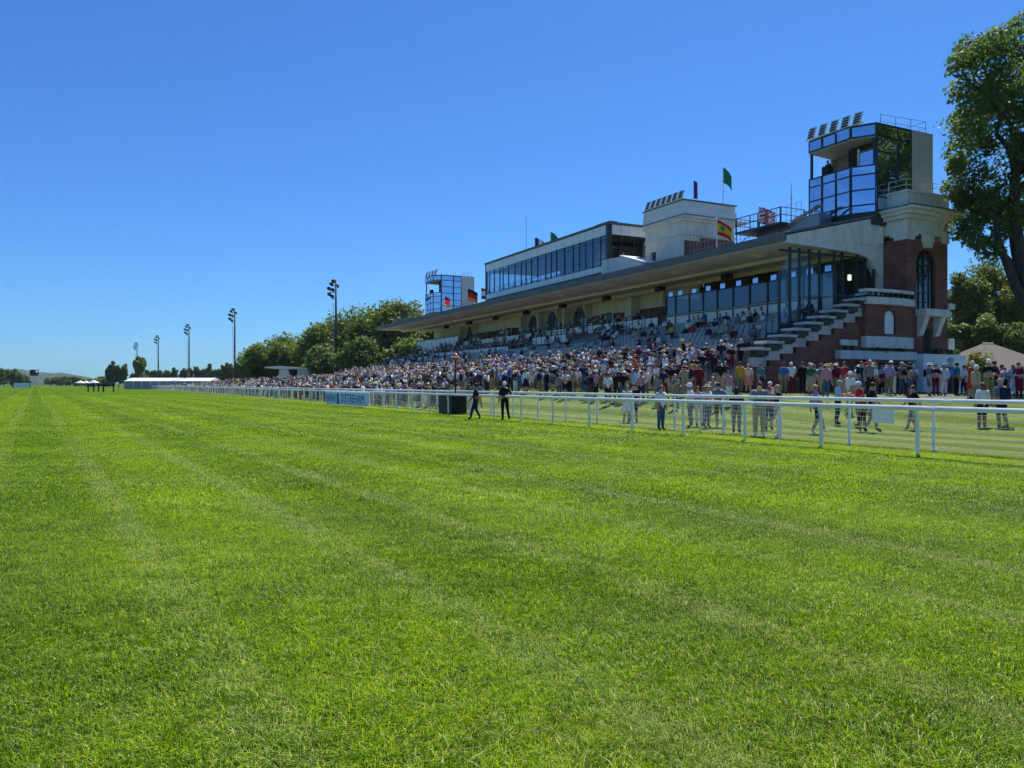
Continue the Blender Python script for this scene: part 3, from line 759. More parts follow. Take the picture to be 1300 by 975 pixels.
for a, b in ((25.6, 31.5),):
    bx('pilaster', CREAM, gs, -1.1, -.003, b-1.2, b, 8.0, 10.62); bx('pilaster', CREAM, gs, -1.1, -.003, a-.5, a, 9.4, 10.62)
for k in range(8):
    c = stand_w(-3.1, 14+8.9*k, 10.85)
    if spk0 is None:
        spk0 = thing('loudspeaker', 'black loudspeaker hung below the soffit of the grandstand canopy', 'loudspeaker', c, TS, 'loudspeakers under the canopy')
        MB().prism([(-.35, -.62), (.3, -.5), (.35, -.12), (-.35, -.12)], -.4, .4, 'y').build('cabinet', BLACKM, spk0, bevel=.03); MB().box(-.05, .05, -.05, .05, -.12, .02).build('bracket', BLACKM, spk0)
    else: dup(spk0, c)
# balcony fronts of the upper boxes
def box_front(u0, u1, v, z0, z1, step, name='box_front', railz=.35):
    m = bx(name, DKMETAL, gs, v-.05, v+.05, u0, u1, z1, z1+.05)
    bx('guard_rail', DKMETAL, m, v-.02, v+.02, u0, u1, z1+railz, z1+railz+.05)
    n = int((u1-u0)/step); s = (u1-u0)/n
    for i in range(n):
        bx('white_panel', WPANEL, m, v-.03, v+.03, u0+i*s+.06, u0+(i+1)*s-.06, z0, z1-.03)
    q = MB()
    for i in range(n+1): q.box(v-.05, v+.05, u0+i*s-.04, u0+i*s+.04, z0, z1+railz)
    q.build('upright', DKMETAL, m)
box_front(21.6, 33.5, -4.3, 6.95, 7.75, .95)
box_front(33.8, 69.0, -3.3, 7.3, 7.9, 1.5)
box_front(34.5, 42, -6.3, 6.1, 6.9, 1.0)
box_front(43.5, 68, -8.6, 5.3, 6.0, .75)
box_front(70, 88, -8.6, 5.2, 5.7, 1.2)
for u in (23.8, 42.5, 69.2): # gangway hand rails
    railing('gangway_rail', [(-13, u, tier_z(-13)), (-4.5, u, tier_z(-4.5))], .95, 2, gs, DKMETAL, .03, 2, posts_every=2.0)
# seats
sm_ = MB()
sm_.prism([(-.21, .36), (.2, .34), (.2, .4), (-.21, .42)], -.21, .21, 'y'); sm_.prism([(.16, .38), (.21, .38), (.31, .86), (.27, .88)], -.21, .21, 'y'); sm_.box(.05, .12, -.06, .06, 0, .36)
SEATM = surf('pale_seat_plastic', (0.4, 0.385, 0.33), 0.5, 0.08, 2)
seat_src = sm_.build('seat', SEATM, gs)
seat_me = seat_src.data
spots = []
for i in range(0, 9):
    u = 2.6
    while u < 68:
        gang = 12.2 < u < 13.3 or 23.2 < u < 24.6 or 42 < u < 43.2
        if not gang and ((u < 23.3 and i < 7) or i < 4): spots.append((-13.5+1.1*i+.62, u, 3.4+.42*i))
        u += .53
spots.sort(key=lambda s: (stand_w(s[0], s[1]).length) - (2.5*(s[0] > -12)))
seat_src.location = spots[0]
for s in spots[1:95]:
    c = seat_src.copy(); COL.objects.link(c); c.location = s
sv = np.array([v.co[:] for v in seat_me.vertices]); sf = [p.vertices[:] for p in seat_me.polygons]
m = MB()
for s in spots[95:]:
    k = len(m.v); m.v += [tuple(r) for r in (sv+np.array(s))]; m.f += [tuple(k+i for i in f) for f in sf]; m.m += [0]*len(sf)
sr = m.build('seats', SEATM, gs); sr['kind'] = 'stuff'

# ------------------------------------------------------------------ glass towers on the roof
def wallp(m, p, q, z0, z1, th=.05, off=0.0, mi=0):
    p, q = Vector(p), Vector(q); d = (q-p).normalized(); n = Vector((d.y, -d.x))
    a, b = p+n*off, q+n*off; c, e = q+n*(off+th), p+n*(off+th)
    m.prism([tuple(a), tuple(b), tuple(c), tuple(e)], z0, z1, 'z', mi)
def frame_of(m, p, q, z0, z1, t=.05):
    p, q = Vector(p), Vector(q); d = (q-p).normalized(); 
    wallp(m, p, q, z0-t, z0+t, .1, -.06); wallp(m, p, q, z1-t, z1+t, .1, -.06)
    wallp(m, p, p+d*2*t, z0+t, z1-t, .1, -.06); wallp(m, q-d*2*t, q, z0+t, z1-t, .1, -.06)
def glass_tower(label):
    t = thing('observation_tower', label, 'tower', tuple(P0), TS)
    E2, E1, C1, C2, F2, C3, B3 = (4.75, 1.5), (2.53, 1.5), (-1.07, 1.5), (-1.97, 2.87), (-1.97, 6.55), (0.6, 6.75), (4.75, 6.75)
    def along(p, q, f): return (p[0]+(q[0]-p[0])*f, p[1]+(q[1]-p[1])*f)
    rows = [13.55, 14.1, 15.15, 16.2, 16.8]
    def panel(p, q, z0, z1):
        g = MB(); wallp(g, p, q, z0, z1, .03); g.v = [(x+random.uniform(-.012, .012), y+random.uniform(-.012, .012), z) for x, y, z in g.v]; o = g.build('window_pane', MGLASS, t)
        f = MB(); frame_of(f, p, q, z0, z1); f.build('frame', DKMETAL, o)
    m = MB(); m.prism([C1, E1, E2, B3, C3, F2, C2], 12.7, 13.5, 'z'); m.build('base', DKMETAL, t)
    fr3 = [along(F2, C2, k/3) for k in range(4)]
    for z0, z1 in zip(rows[:-1], rows[1:]):
        panel(C2, C1, z0, z1)
        if z1 < 16.5 and z0 > 14: pass
        for k in range(3):
            panel(fr3[k], fr3[k+1], z0, z1)
        panel(C3, F2, z0, z1)
    for p, q in ((C2, C1), (fr3[0], fr3[1]), (fr3[1], fr3[2]), (fr3[2], fr3[3]), (C3, F2)): panel(p, q, 18.85, 19.6)
    mid = along(C1, E1, .6)
    er = [13.7, 14.6, 15.6, 16.7, 17.75, 18.8, 19.6]
    for z0, z1 in zip(er[:-1], er[1:]): panel(C1, mid, z0, z1); panel(mid, E1, z0, z1)
    m = MB(); wallp(m, E1, E2, 13.0, 19.7, .12, -.06); m.box(4.75, 4.87, 1.5, 6.75, 13, 19.7); m.box(.6, 4.75, 6.75, 6.87, 13, 19.7); m.build('cladding', BEIGEC, t)
    m = MB(); m.prism([C1, E1, E2, B3, C3, F2, C2], 16.25, 16.4, 'z'); m.build('floor_slab', CONC, t)
    m = MB(); m.prism([C1, E1, E2, B3, C3, F2, C2], 18.7, 18.84, 'z'); m.build('ceiling', surf('ceiling_paint', (.42, .4, .37), .8), t)
    m = MB(); m.prism([C1, E1, E2, B3, C3, F2, C2], 19.64, 19.72, 'z'); m.build('roof', ROOFM, t)
    bx('inner_wall', surf('taupe_paint', (.3, .27, .24), .8), t, 1.0, 1.15, 1.7, 6.6, 13.5, 18.69); bx('column', DKMETAL, t, -1.9, -1.75, 6.35, 6.5, 16.8, 18.85)
    bx('column', DKMETAL, t, -1.12, -.92, 1.55, 1.75, 16.8, 18.85)
    cb = MB().box(-.6, 1.0, 2.0, 2.1, 16.4, 18.69).build('cabin', DARKIN, t); bx('pane', MGLASS, cb, -.6, .9, 1.97, 1.99, 16.9, 18.3)
    cb2 = MB().box(-.35, -.25, 2.1, 4.4, 16.4, 18.69).build('cabin', DARKIN, t); bx('pane', MGLASS, cb2, -.38, -.36, 2.2, 3.4, 16.9, 18.3)
    bx('cabin_frame', WHITEP, cb2, -.4, -.36, 3.45, 3.62, 16.7, 18.5)
    bx('equipment', BLACKM, t, -1.5, -1.0, 5.2, 5.8, 16.4, 17.6)
    railing('roof_railing', [(.2, 2.2, 19.72), (4.5, 1.8, 19.72), (4.5, 6.5, 19.72)], .95, 2, t, STEELM, .018, 2)
    return t
tower_near = glass_tower('angular blue glass commentary tower above the brick corner pier of the grandstand')
tower_far = dup(tower_near, stand_w(0, 82.3, 0), TS, 'small blue glass commentary tower at the distant end of the canopy')
# floodlight rows
def flood_row(name, label, v0, u0, v1, u1, z, n, wdt=.62, hgt=.85):
    t = thing(name, label, 'floodlights', stand_w(v0, u0, z), TS)
    d = Vector((v1-v0, u1-u0)); ln = d.length; ang = math.atan2(d.y, d.x)
    t.rotation_euler = (0, 0, TS+ang)
    MB().tube([(0, 0, .12), (ln, 0, .12)], .05, 6).build('rail', WHITEP, t)
    for k in range(n):
        x = ln*(k+.5)/n
        fr0 = MB(); fr0.prism([(-.12, .12), (-.02, .1), (.26, .95*hgt/.85), (.18, 1.0*hgt/.85)], x-wdt/2, x+wdt/2, 'x')
        o = fr0.build('lamp', WHITEP, t)
        s_ = MB()
        for q in range(4):
            z0 = .18+.2*q*hgt/.85; y = -.17+.36*(z0-.12)/hgt*.92
            s_.prism([(y, z0), (y+.03, z0), (y+.07, z0+.115), (y+.035, z0+.115)], x-wdt/2+.085, x+wdt/2-.085, 'x')
        s_.build('light_bar', BLACKM, o)
    return t
flood_row('floodlight_row', 'row of five louvred floodlights along the near glass tower roof', -1.9, 6.9, -1.55, 2.2, 19.72, 5)
flood_row('floodlight_row', 'row of louvred floodlights on the distant glass tower roof', -1.9, 6.9+82.3, -1.55, 2.2+82.3, 19.72, 4)

# ------------------------------------------------------------------ pavilion above the roof, lounge, stair head, platform
pv = thing('roof_pavilion', 'cream and brick pavilion rising through the middle of the grandstand roof', 'pavilion', tuple(P0), TS)
pb = MB(); holes_wall(pb, 23.4, 29.4, 12.3, 17.6, [(27.6, 28.5, 12.3, 14.9, False)], 0, .3, 'x'); pb.box(.302, 6.3, 23.4, 29.4, 12.3, 17.6); pb.build('wall', CREAM, pv)
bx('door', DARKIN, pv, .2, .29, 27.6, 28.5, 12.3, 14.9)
bb = MB(); bb.prism([(.12, 12.3), (6.25, 12.3), (6.25, 15.75), (2.0, 15.75), (2.0, 15.35), (.12, 15.35)], 23.3, 23.397, 'y'); bb.build('brick_panel', BRICK, pv)
MB().prism(arch(2.4, 3.6, 12.3, 13.9), 23.25, 23.297, 'y').build('arched_window', DGLASS, pv)
cc_ = MB(); cc_.box(-.12, 6.45, 23.25, 29.5, 15.9, 16.1); cc_.box(-.2, 6.8, 23.1, 29.55, 17.2, 17.45); cc_.box(-.3, 7.6, 22.95, 29.6, 17.45, 17.7); cc_.build('cornice', CREAM, pv, bevel=.03)
MB().box(-.35, 6.2, 22.9, 29.6, 17.703, 17.76).build('cornice_cap', ROOFM, pv)
pp_ = MB(); pp_.box(-.25, 6.3, 23.05, 29.5, 17.76, 18.5); pp_.box(-.2, 6.2, 23.15, 29.45, 18.5, 19.1); pp_.build('parapet', GREYPL, pv, bevel=.03)
bx('coping', ROOFM, pv, -.28, 6.35, 23.0, 29.55, 19.1, 19.2)
flood_row('floodlight_row', 'row of seven louvred floodlights on the cream roof pavilion', -.1, 29.3, -.1, 23.3, 19.2, 7, .7, .8)
ll = thing('glazed_lounge', 'long glazed restaurant lounge with white panel bands standing on the grandstand roof', 'lounge', tuple(P0), TS)
VL = -3.0
pxl = [772, 769, 763, 753, 744, 736, 728, 717, 707, 700, 693, 683, 675, 668, 662, 654, 646, 639, 635, 628, 622, 617.5]
uu = [u_at(p, VL) for p in pxl]; uu = [uu[0]] + uu[2:]
Z0, Z1 = 13.35, 18.15
for a, b in zip(uu[:-1], uu[1:]):
    bx('cladding_panel', WPANEL, ll, VL-.06, VL, a+.03, b-.03, Z1-1.05, Z1-.05)
    bx('cladding_panel', WPANEL, ll, VL-.06, VL, a+.03, b-.03, Z0, Z0+.62)
gu = uu
for a, b in zip(gu[:-1], gu[1:]):
    bxj('window_pane', TGLASS, ll, VL-.03, VL-.01, a+.05, b-.05, Z0+.66, Z1-1.09)
    bx('mullion', DKMETAL, ll, VL-.09, VL+.04, b-.035, b+.035, Z0+.625, Z1-1.055)
bx('transom', DKMETAL, ll, VL-.07, VL+.02, uu[0], uu[-1], Z0+.625, Z0+.68); bx('transom', DKMETAL, ll, VL-.07, VL+.02, uu[0], uu[-1], Z1-1.11, Z1-1.055)
bx('transom', DKMETAL, ll, VL-.05, VL+.02, uu[0], uu[-1], Z1-1.55, Z1-1.5)
for k, p in enumerate((uu[0]-.25, uu[-1])): bx('corner_post', DKMETAL, ll, VL-.12, VL+.3, p, p+(.5 if k == 0 else .12), Z0-.1, Z1+.02)
bx('roof', ROOFM, ll, VL-.18, 5.5, uu[0]-.35, uu[-1]+.3, Z1, Z1+.2)
bx('floor', CONC, ll, VL+.31, 5.4, uu[0]+.1, uu[-1], Z0-.03, Z0+.35); bx('underside', DKMETAL, ll, VL-.05, 5.4, uu[0]-.25, uu[-1]+.1, Z0-.55, Z0-.04)
bx('back_wall', surf('lounge_wall', (0.16, 0.16, 0.17), 0.8), ll, 5.2, 5.4, uu[0], uu[-1]-6, Z0+.36, Z1-.01)
bx('ceiling', surf('lounge_ceiling', (0.1, 0.1, 0.11), 0.8), ll, VL+.3, 5.1, uu[0]+.3, uu[-1]-.1, Z1-1.15, Z1-1.1)
# near end: white band over an open balcony
for k in range(4): bx('cladding_panel', WPANEL, ll, VL+.35+1.12*k, VL+1.42+1.12*k, uu[0]-.2, uu[0]-.14, Z1-1.05, Z1-.05)
bx('cladding_panel', WPANEL, ll, VL+.35, VL+1.6, uu[0]-.2, uu[0]-.14, Z0, Z0+.62)
for k in range(3): bx('mullion', DKMETAL, ll, VL+1.5+1.6*k, VL+1.58+1.6*k, uu[0]-.22, uu[0]-.1, Z0, Z1-1.05)
bx('end_screen', DGLASS, ll, VL+.4, 5.2, uu[0]+2.5, uu[0]+2.54, Z0+.36, Z1-1.05)
railing('guard_rail', [(VL+.2, uu[0], Z0+.4), (VL+.2, uu[-1]-.3, Z0+.4)], .95, 2, ll, DKMETAL, .035, 2, posts_every=1.6)
railing('end_rail', [(VL+1.6, uu[0], Z0+.6), (1.7, uu[0], Z0+.6)], .8, 2, ll, DKMETAL, .025, 2)
for u in (uu[0]+1.5, uu[0]+.2): bx('roof_vent', ROOFM, ll, VL+.3, VL+1.3, u, u+1.4, Z1+.2, Z1+.42)
for k in range(9):
    tb = thing('dining_table', 'small white dining table behind the lounge glass', 'table', stand_w(-1.9, uu[0]+3+2.9*k, Z0+.35), TS, 'tables inside the glazed lounge')
    bx('top', WHITEP, tb, -.5, .5, -.5, .5, .72, .77); bx('leg', DKMETAL, tb, -.05, .05, -.05, .05, 0, .72)
bk = thing('stair_head', 'weathered white stair head with a sloping coping on the canopy between lounge and pavilion', 'roof structure', tuple(P0), TS)
MB().prism([(25.2, 12.3), (32.3, 12.3), (32.3, 14.45), (28.9, 14.35), (25.2, 13.2)], -3.4, -1.4, 'x').build('wall', STAINED, bk)
MB().prism([(25.0, 13.2), (28.9, 14.36), (28.9, 14.5), (25.0, 13.34)], -3.5, -1.3, 'x').build('coping', WHITEP, bk)
MB().prism([(29.5, 12.5), (45, 12.5), (45, 19.2), (38, 19.4), (29.5, 18.3)], 3.2, 5.0, 'x').build('gable', GREYPL, bk)
railing('roof_railing', [(-2.6, 24.2, 12.85), (-2.6, 29, 12.85)], 1.1, 2, gs, STEELM, .02, 3, posts_every=.5)
railing('roof_railing', [(-4.6, 63, 12.35), (-4.6, 80, 12.35), (-7.4, 80, 11.75), (-7.4, 90, 11.75)], 1.1, 2, gs, STEELM, .02, 3, posts_every=.8)
railing('roof_railing', [(-1.2, 8, 13.2), (-1.2, 21, 13.2)], 2.4, 2, gs, STEELM, .015, 4, posts_every=.5)
MB().prism([(62.3, 12.0), (70, 12.0), (70, 13.6), (62.3, 13.9)], -1.0, 1.5, 'x').build('roof_upstand', GREYPL, gs)
sf_ = thing('roof_platform', 'dark steel camera platform with railings standing on the canopy left of the glass tower', 'platform', tuple(P0), TS)
ua, ub = u_at(1003, -3.2), u_at(945, -3.2)
bx('deck', DKMETAL, sf_, -4.2, -1.6, ua, ub, 13.5, 13.66)
lg = MB()
for v in (-4.1, -1.7):
    for u in (ua+.1, (ua+ub)/2, ub-.1): lg.tube([(v, u, 12.3), (v, u, 14.75)], .035, 6)
    lg.tube([(v, ua, 12.6), (v, (ua+ub)/2, 13.5)], .025, 6); lg.tube([(v, ub, 12.6), (v, (ua+ub)/2, 13.5)], .025, 6)
lg.build('frame', DKMETAL, sf_)
railing('railing', [(-1.7, ua, 13.66), (-4.1, ua, 13.66), (-4.1, ub, 13.66), (-1.7, ub, 13.66)], 1.1, 2, sf_, DKMETAL, .03, 2)
st = MB()
for k in range(5): st.tube([(-3.0, ua-.3-.5*k, 13.9+.12*k), (-3.0, ua-.8-.5*k, 13.9+.12*k)], .12, 6)
st.tube([(-3.6, ua-.2, 13.4), (-3.6, ua-2.9, 14.3)], .08, 6); st.box(-3.4, -2.2, ua-2.9, ua-.2, 12.9, 13.8); st.build('winch', STEELM, sf_)

# flags and masts
def flag_mesh(parent, wdt, hgt, z, mats, paint, droop=.35, seed=0):
    nx, nz = 24, 16; m = MB(); V = {}
    for i in range(nx+1):
        for k in range(nz+1):
            f = i/nx; y = .12*wdt*math.sin(f*7+seed)*f
            m.v.append((f*wdt*.86, y, z - hgt*(1-k/nz) - droop*wdt*f*f - .05*math.sin(f*5+k*.3)))
    for i in range(nx):
        for k in range(nz):
            a = i*(nz+1)+k; m.f.append((a, a+nz+1, a+nz+2, a+1)); m.m.append(paint((i+.5)/nx, (k+.5)/nz))
    o = m.build('flag', mats, parent, smooth=True)
    sd_ = o.modifiers.new('cloth', 'SOLIDIFY'); sd_.thickness = .012
    return o
FM = {n: flat('flag_'+n, c, .8) for n, c in dict(red=(.6, .02, .03), yellow=(.8, .5, .02), green=(.01, .2, .09), navy=(.015, .03, .2), white=(.78, .78, .78), black=(.015, .015, .015), orange=(.75, .3, .02)).items()}
def flagpole(label, px, v, z0, ytop, wdt, hgt, cols, paint, droop, ang, group=None):
    u = u_at(px, v); p = stand_w(v, u, z0); t = thing('flagpole', label, 'flagpole', p, ang)
    h = zat(ytop, p.y) - z0
    MB().tube([(0, 0, 0), (0, 0, h)], [.05, .035], 8).build('pole', WHITEP, t)
    MB().lathe([(0, -.08), (.08, 0), (0, .08)], (0, 0, h+.06), 8).build('finial', WHITEP, t)
    flag_mesh(t, wdt, hgt, h-.1, [FM[c] for c in cols], paint, droop, px)
    return t
def union(x, y):
    cx, cy = abs(x-.5), abs(y-.5)
    if cx < .07 or cy < .09: return 0
    if cx < .12 or cy < .16: return 1
    d = min(abs(x-y), abs(x+y-1))
    return 0 if d < .05 else 1 if d < .14 else 2
flagpole('white flagpole with a hanging red and yellow striped flag before the roof pavilion', 910, -4.5, 12.3, 279, 1.35, 1.15, ['red', 'yellow', 'green'], lambda x, y: (0 if y < .27 or y > .73 else (2 if (x-.4)**2+(y-.5)**2 < .025 else 1)), .55, R(-8))
flagpole('tall thin flagpole with a plain green flag above the roof pavilion', 918, 5.5, 17.7, 213, 0.95, 1.45, ['green'], lambda x, y: 0, .95, R(-10))
flagpole('flagpole with a drooping dark blue flag behind the floodlights of the pavilion', 880.5, 2.5, 18.8, 229, .45, 1.7, ['navy', 'red'], lambda x, y: 1 if x > .8 else 0, .5, R(-10))
flagpole('flagpole with a red, white and blue crossed flag beside the steel roof platform', 963.5, -1.0, 13.2, 263, 1.5, 1.3, ['red', 'white', 'navy'], union, .3, R(-12))
flagpole('flagpole with a black, red and gold flag beside the distant glass tower', 593.5, 1.5, 13.2, 367, 1.9, 1.9, ['black', 'red', 'orange'], lambda x, y: 2 if y < .33 else 1 if y < .66 else 0, .35, R(-5))
flagpole('flagpole with a red, white and dark blue banded flag left of the glazed lounge', 611, 1.5, 13.2, 366, 1.9, 1.6, ['navy', 'white', 'red'], lambda x, y: 0 if y < .33 else 1 if y < .66 else 2, .3, R(-5))
flagpole('short flagpole with a blue, white and red flag showing over the lounge roof', 679, 4.0, 18.3, 302, 1.9, 1.3, ['navy', 'white', 'red'], lambda x, y: 0 if x < .33 else 1 if x < .66 else 2, .5, R(-5))
flagpole('short flagpole with a small green flag showing over the lounge roof', 699, 4.0, 18.3, 295, 1.5, 1.6, ['green'], lambda x, y: 0, .8, R(-5))
for nm, px, v, z0, yt, lab in (('antenna', 668, 3.0, 18.3, 270, 'thin bare aerial mast on the lounge roof'), ('antenna', 1004.5, -1.5, 13.1, 233, 'thin bare aerial mast left of the near glass tower')):
    u = u_at(px, v); p = stand_w(v, u, z0); t = thing(nm, lab, 'antenna', p); h = zat(yt, p.y)-z0
    MB().tube([(0, 0, 0), (0, 0, h*.75), (0, 0, h)], [.045, .035, .015], 6).build('mast', STEELM, t); MB().tube([(-.1, 0, h*.72), (.12, 0, h*.72)], .03, 5).build('crossbar', STEELM, t)
# ------------------------------------------------------------------ trees
LEAF = leaf_mat('leaf_green', (0.06, 0.095, 0.018), (0.125, 0.175, 0.034), (0.2, 0.245, 0.055), 0.5)
LEAFD = leaf_mat('leaf_deep', (0.055, 0.092, 0.027), (0.103, 0.158, 0.046), (0.17, 0.226, 0.066), 0.47)
LEAFY = leaf_mat('leaf_olive', (0.07, 0.095, 0.018), (0.13, 0.165, 0.032), (0.22, 0.24, 0.06), 0.42)
def leaves(clumps, per, size, seed, up=0.35, flat_=1.0):
    r = np.random.default_rng(seed)
    P, Nn, T = [], [], []
    for (x, y, z, rad, tint) in clumps:
        n = int(per*(0.7+0.6*r.random()))
        d = r.normal(size=(n, 3)); d /= np.linalg.norm(d, axis=1)[:, None]
        q = rad*(0.35+0.7*r.random(n)**0.55)*(1+0.25*np.sin(d[:, 0]*5+x*3)*np.cos(d[:, 2]*6+y*2))
        p = np.array([x, y, z]) + d*q[:, None]*np.array([1, 1, flat_])
        P.append(p); nn = d*0.55 + r.normal(size=(n, 3))*0.55 + np.array([0, 0, up]); Nn.append(nn/np.linalg.norm(nn, axis=1)[:, None])
        T.append(np.clip(tint + r.normal(size=n)*0.17, 0, 1))
    P, Nn, T = np.concatenate(P), np.concatenate(Nn), np.concatenate(T)
    n = len(P); h = r.normal(size=(n, 3)); a = np.cross(Nn, h); a /= np.linalg.norm(a, axis=1)[:, None]; b = np.cross(Nn, a)
    s = (size*(0.6+0.8*r.random(n)))[:, None]
    V = np.stack([P-a*s*.6, P+b*s*.32+Nn*s*.08, P+a*s*.6, P-b*s*.32+Nn*s*.08], 1).reshape(-1, 3)
    Fq = np.arange(n*4).reshape(n, 4)
    return V, Fq, T
def crown_clumps(c, rx, ry, rz, n, rad, seed, shell=0.62, base=-0.75):
    r = random.Random(seed); out = []
    while len(out) < n:
        d = Vector((r.gauss(0, 1), r.gauss(0, 1), r.gauss(0, 1))).normalized()
        k = shell + (1-shell)*r.random() if r.random() < .8 else r.random()*shell
        if d.z*k < base: continue
        lump = 1 + .16*math.sin(d.x*4.1+seed)+.13*math.cos(d.y*5.3+d.z*4+seed*2)
        out.append((c[0]+d.x*rx*k*lump, c[1]+d.y*ry*k*lump, c[2]+d.z*rz*k*lump, rad*r.uniform(.65, 1.3), .5+r.uniform(-.22, .25)))
    return out
def limb(m, a, b, r0, r1, seed, wob=.12, n=6):
    r = random.Random(seed); a, b = Vector(a), Vector(b); L_ = (b-a).length
    pts = [a.lerp(b, i/n) + (Vector((r.uniform(-1, 1), r.uniform(-1, 1), r.uniform(-.5, .8)))*wob*L_*math.sin(math.pi*i/n)) for i in range(n+1)]
    m.tube(pts, [r0+(r1-r0)*i/n for i in range(n+1)], 8)
def tree(name, label, loc, rx, ry, rz, cz, n, rad, per, size, mat, seed, trunk_r=.25, group=None, base=-.75, limbs=7, extra=(), lean=(0, 0), up=.35):
    t = thing(name, label, 'tree', loc, 0, group)
    cl = crown_clumps((lean[0], lean[1], cz), rx, ry, rz, n, rad, seed, base=base) + list(extra)
    V, Fq, T = leaves(cl, per, size, seed, up)
    o = bpy.data.objects.new('crown', np_mesh('crown', V, Fq, mat, T)); COL.objects.link(o); o.parent = t
    m = MB(); fork = (lean[0]*.6, lean[1]*.6, max(1.2, cz-rz*.75))
    limb(m, (0, 0, -.2), fork, trunk_r, trunk_r*.7, seed, .04)
    for k, c in enumerate(random.Random(seed).sample(cl[:n], min(limbs, n))): limb(m, fork, c[:3], trunk_r*.5, trunk_r*.08, seed+k, .1)
    m.build('trunk', BARK, t, smooth=True)
    return t

# big broadleaf tree at the right edge, hanging over the pier
def at_px(px, Y): return (px-CX)/F*Y
bt_x, bt_y = 35.3, 50.0
big = thing('broadleaf_tree', 'tall dark broadleaf tree beside the brick pier at the right edge', 'tree', (bt_x, bt_y, 1.0), 0)
cl = crown_clumps((1.2, .5, 16.6), 6.4, 7.0, 8.2, 140, 1.25, 5, base=-.64)
rr = random.Random(3)
for px, py in [(1212, 75), (1222, 60), (1240, 62), (1255, 52), (1275, 38), (1295, 25), (1215, 110), (1228, 130), (1208, 205), (1200, 215), (1213, 190), (1206, 232), (1216, 250), (1222, 168), (1225, 285), (1232, 300), (1250, 310), (1215, 285), (1265, 288), (1285, 270), (1240, 270), (1275, 262), (1230, 215), (1245, 180), (1245, 120), (1262, 90), (1285, 62)]:
    Y = bt_y + rr.uniform(-2.5, 1.5)
    cl.append((at_px(px+6, Y)-bt_x, Y-bt_y, zat(py+6, Y)-1.0, rr.uniform(.6, 1.0), .5+rr.uniform(-.1, .3)))
cl = [c for c in cl if CX + F*(bt_x+c[0]-c[3]*.75)/(bt_y+c[1]) > 1199]
V, Fq, T = leaves(cl, 400, .23, 9)
o = bpy.data.objects.new('crown', np_mesh('crown', V, Fq, LEAFD, T)); COL.objects.link(o); o.parent = big
m = MB()
def P_(px, py, dy=0): Y = bt_y+dy; return (at_px(px, Y)-bt_x, dy, zat(py, Y)-1.0)
m.tube([(0.6, 0, -.3), P_(1318, 420), P_(1306, 370), P_(1293, 320), P_(1287, 280), P_(1288, 230), P_(1292, 170)], [.62, .55, .5, .45, .4, .3, .18], 10)
m.tube([P_(1308, 398, -.3), P_(1290, 366, -.4), P_(1276, 330, -.6), P_(1266, 300, -.8), P_(1262, 270, -.8)], [.34, .3, .24, .17, .1], 8)
m.tube([P_(1300, 350), P_(1283, 334, .3), P_(1262, 312, .4), P_(1246, 300, .6)], [.26, .22, .16, .08], 8)
m.tube([P_(1272, 322, -.6), P_(1255, 323, -.8), P_(1243, 312, -1), P_(1236, 300, -1)], [.16, .13, .1, .05], 6)
m.tube([P_(1262, 316, .4), P_(1268, 296, .4), P_(1272, 275, .4)], [.1, .08, .04], 6)
for k, c in enumerate(rr.sample(cl, 12)): limb(m, P_(1289, 250-5*k), c[:3], .2, .03, k, .1)
m.build('trunk', BARK, big, smooth=True)

def far_tree(name, label, px, ytop, Y, wpx, mat, seed, z0=0.0, n=34, per=130, leaf=None, group=None, bottom=None, lean=(0, 0)):
    ztop = zat(ytop, Y); h = ztop-z0; rx = wpx/2/F*Y
    zb = (zat(bottom, Y)-z0) if bottom else h*.12
    rz = (h-zb)/2; cz = zb+rz
    rad = max(.5, min(rx, rz)*.34)
    return tree(name, label, (xat(px, Y), Y, z0), max(.4, rx-rad*.55), max(.4, rx-rad*.55), rz-rad*.6, cz, n, rad, per, leaf or max(.3, Y*.0033), mat, seed, max(.15, h*.018), group, base=-.95, limbs=5)
G1 = 'broadleaf trees of the grove behind the stand'
for i, (px, yt, Y, wpx, mt, lab) in enumerate([
    (335, 432, 172, 66, LEAF, 'small rounded tree at the far left end of the grove, above the white pavilion'),
    (366, 424, 178, 70, LEAF, 'broad green tree of the grove above the flat roofed white pavilion'),
    (402, 411, 170, 74, LEAF, 'green tree of the grove just left of the nearest floodlight mast'),
    (440, 396, 176, 82, LEAF, 'tall green tree of the grove directly behind the nearest floodlight mast'),
    (478, 388, 168, 86, LEAF, 'tree of the grove between the nearest floodlight mast and the canopy tip'),
    (508, 378, 164, 84, LEAFY, 'tallest yellow green tree of the grove above the tip of the canopy'),
    (545, 386, 170, 70, LEAFY, 'yellow green tree of the grove showing behind the distant glass tower'),
    (455, 425, 150, 60, LEAFD, 'dark lower tree in front of the grove beneath the canopy tip'),
    (516, 428, 148, 66, LEAFD, 'dark lower tree of the grove beside the far white screen of the stand'),
    (412, 436, 158, 56, LEAFD, 'dark low tree of the grove right of the white pavilion roof')]):
    far_tree('grove_tree', lab, px, yt, Y, wpx, mt, 100+i, 0.6, 62, 170, .62, G1)
for i, (px, yt, Y, wpx, mt, lab) in enumerate([
    (1228, 330, 98, 60, LEAFY, 'sunlit olive tree right behind the brick pier'),
    (1268, 322, 102, 78, LEAFY, 'sunlit olive tree behind the brown roof, below the big limbs'),
    (1310, 345, 96, 64, LEAFY, 'olive tree at the right edge behind the trunk of the big tree'),
    (1345, 330, 104, 60, LEAFY, 'olive tree just beyond the right edge of the trunk')]):
    far_tree('garden_tree', lab, px, yt, Y, wpx, mt, 140+i, 0.8, 70, 260, .34, 'sunlit trees behind the pier', bottom=472)
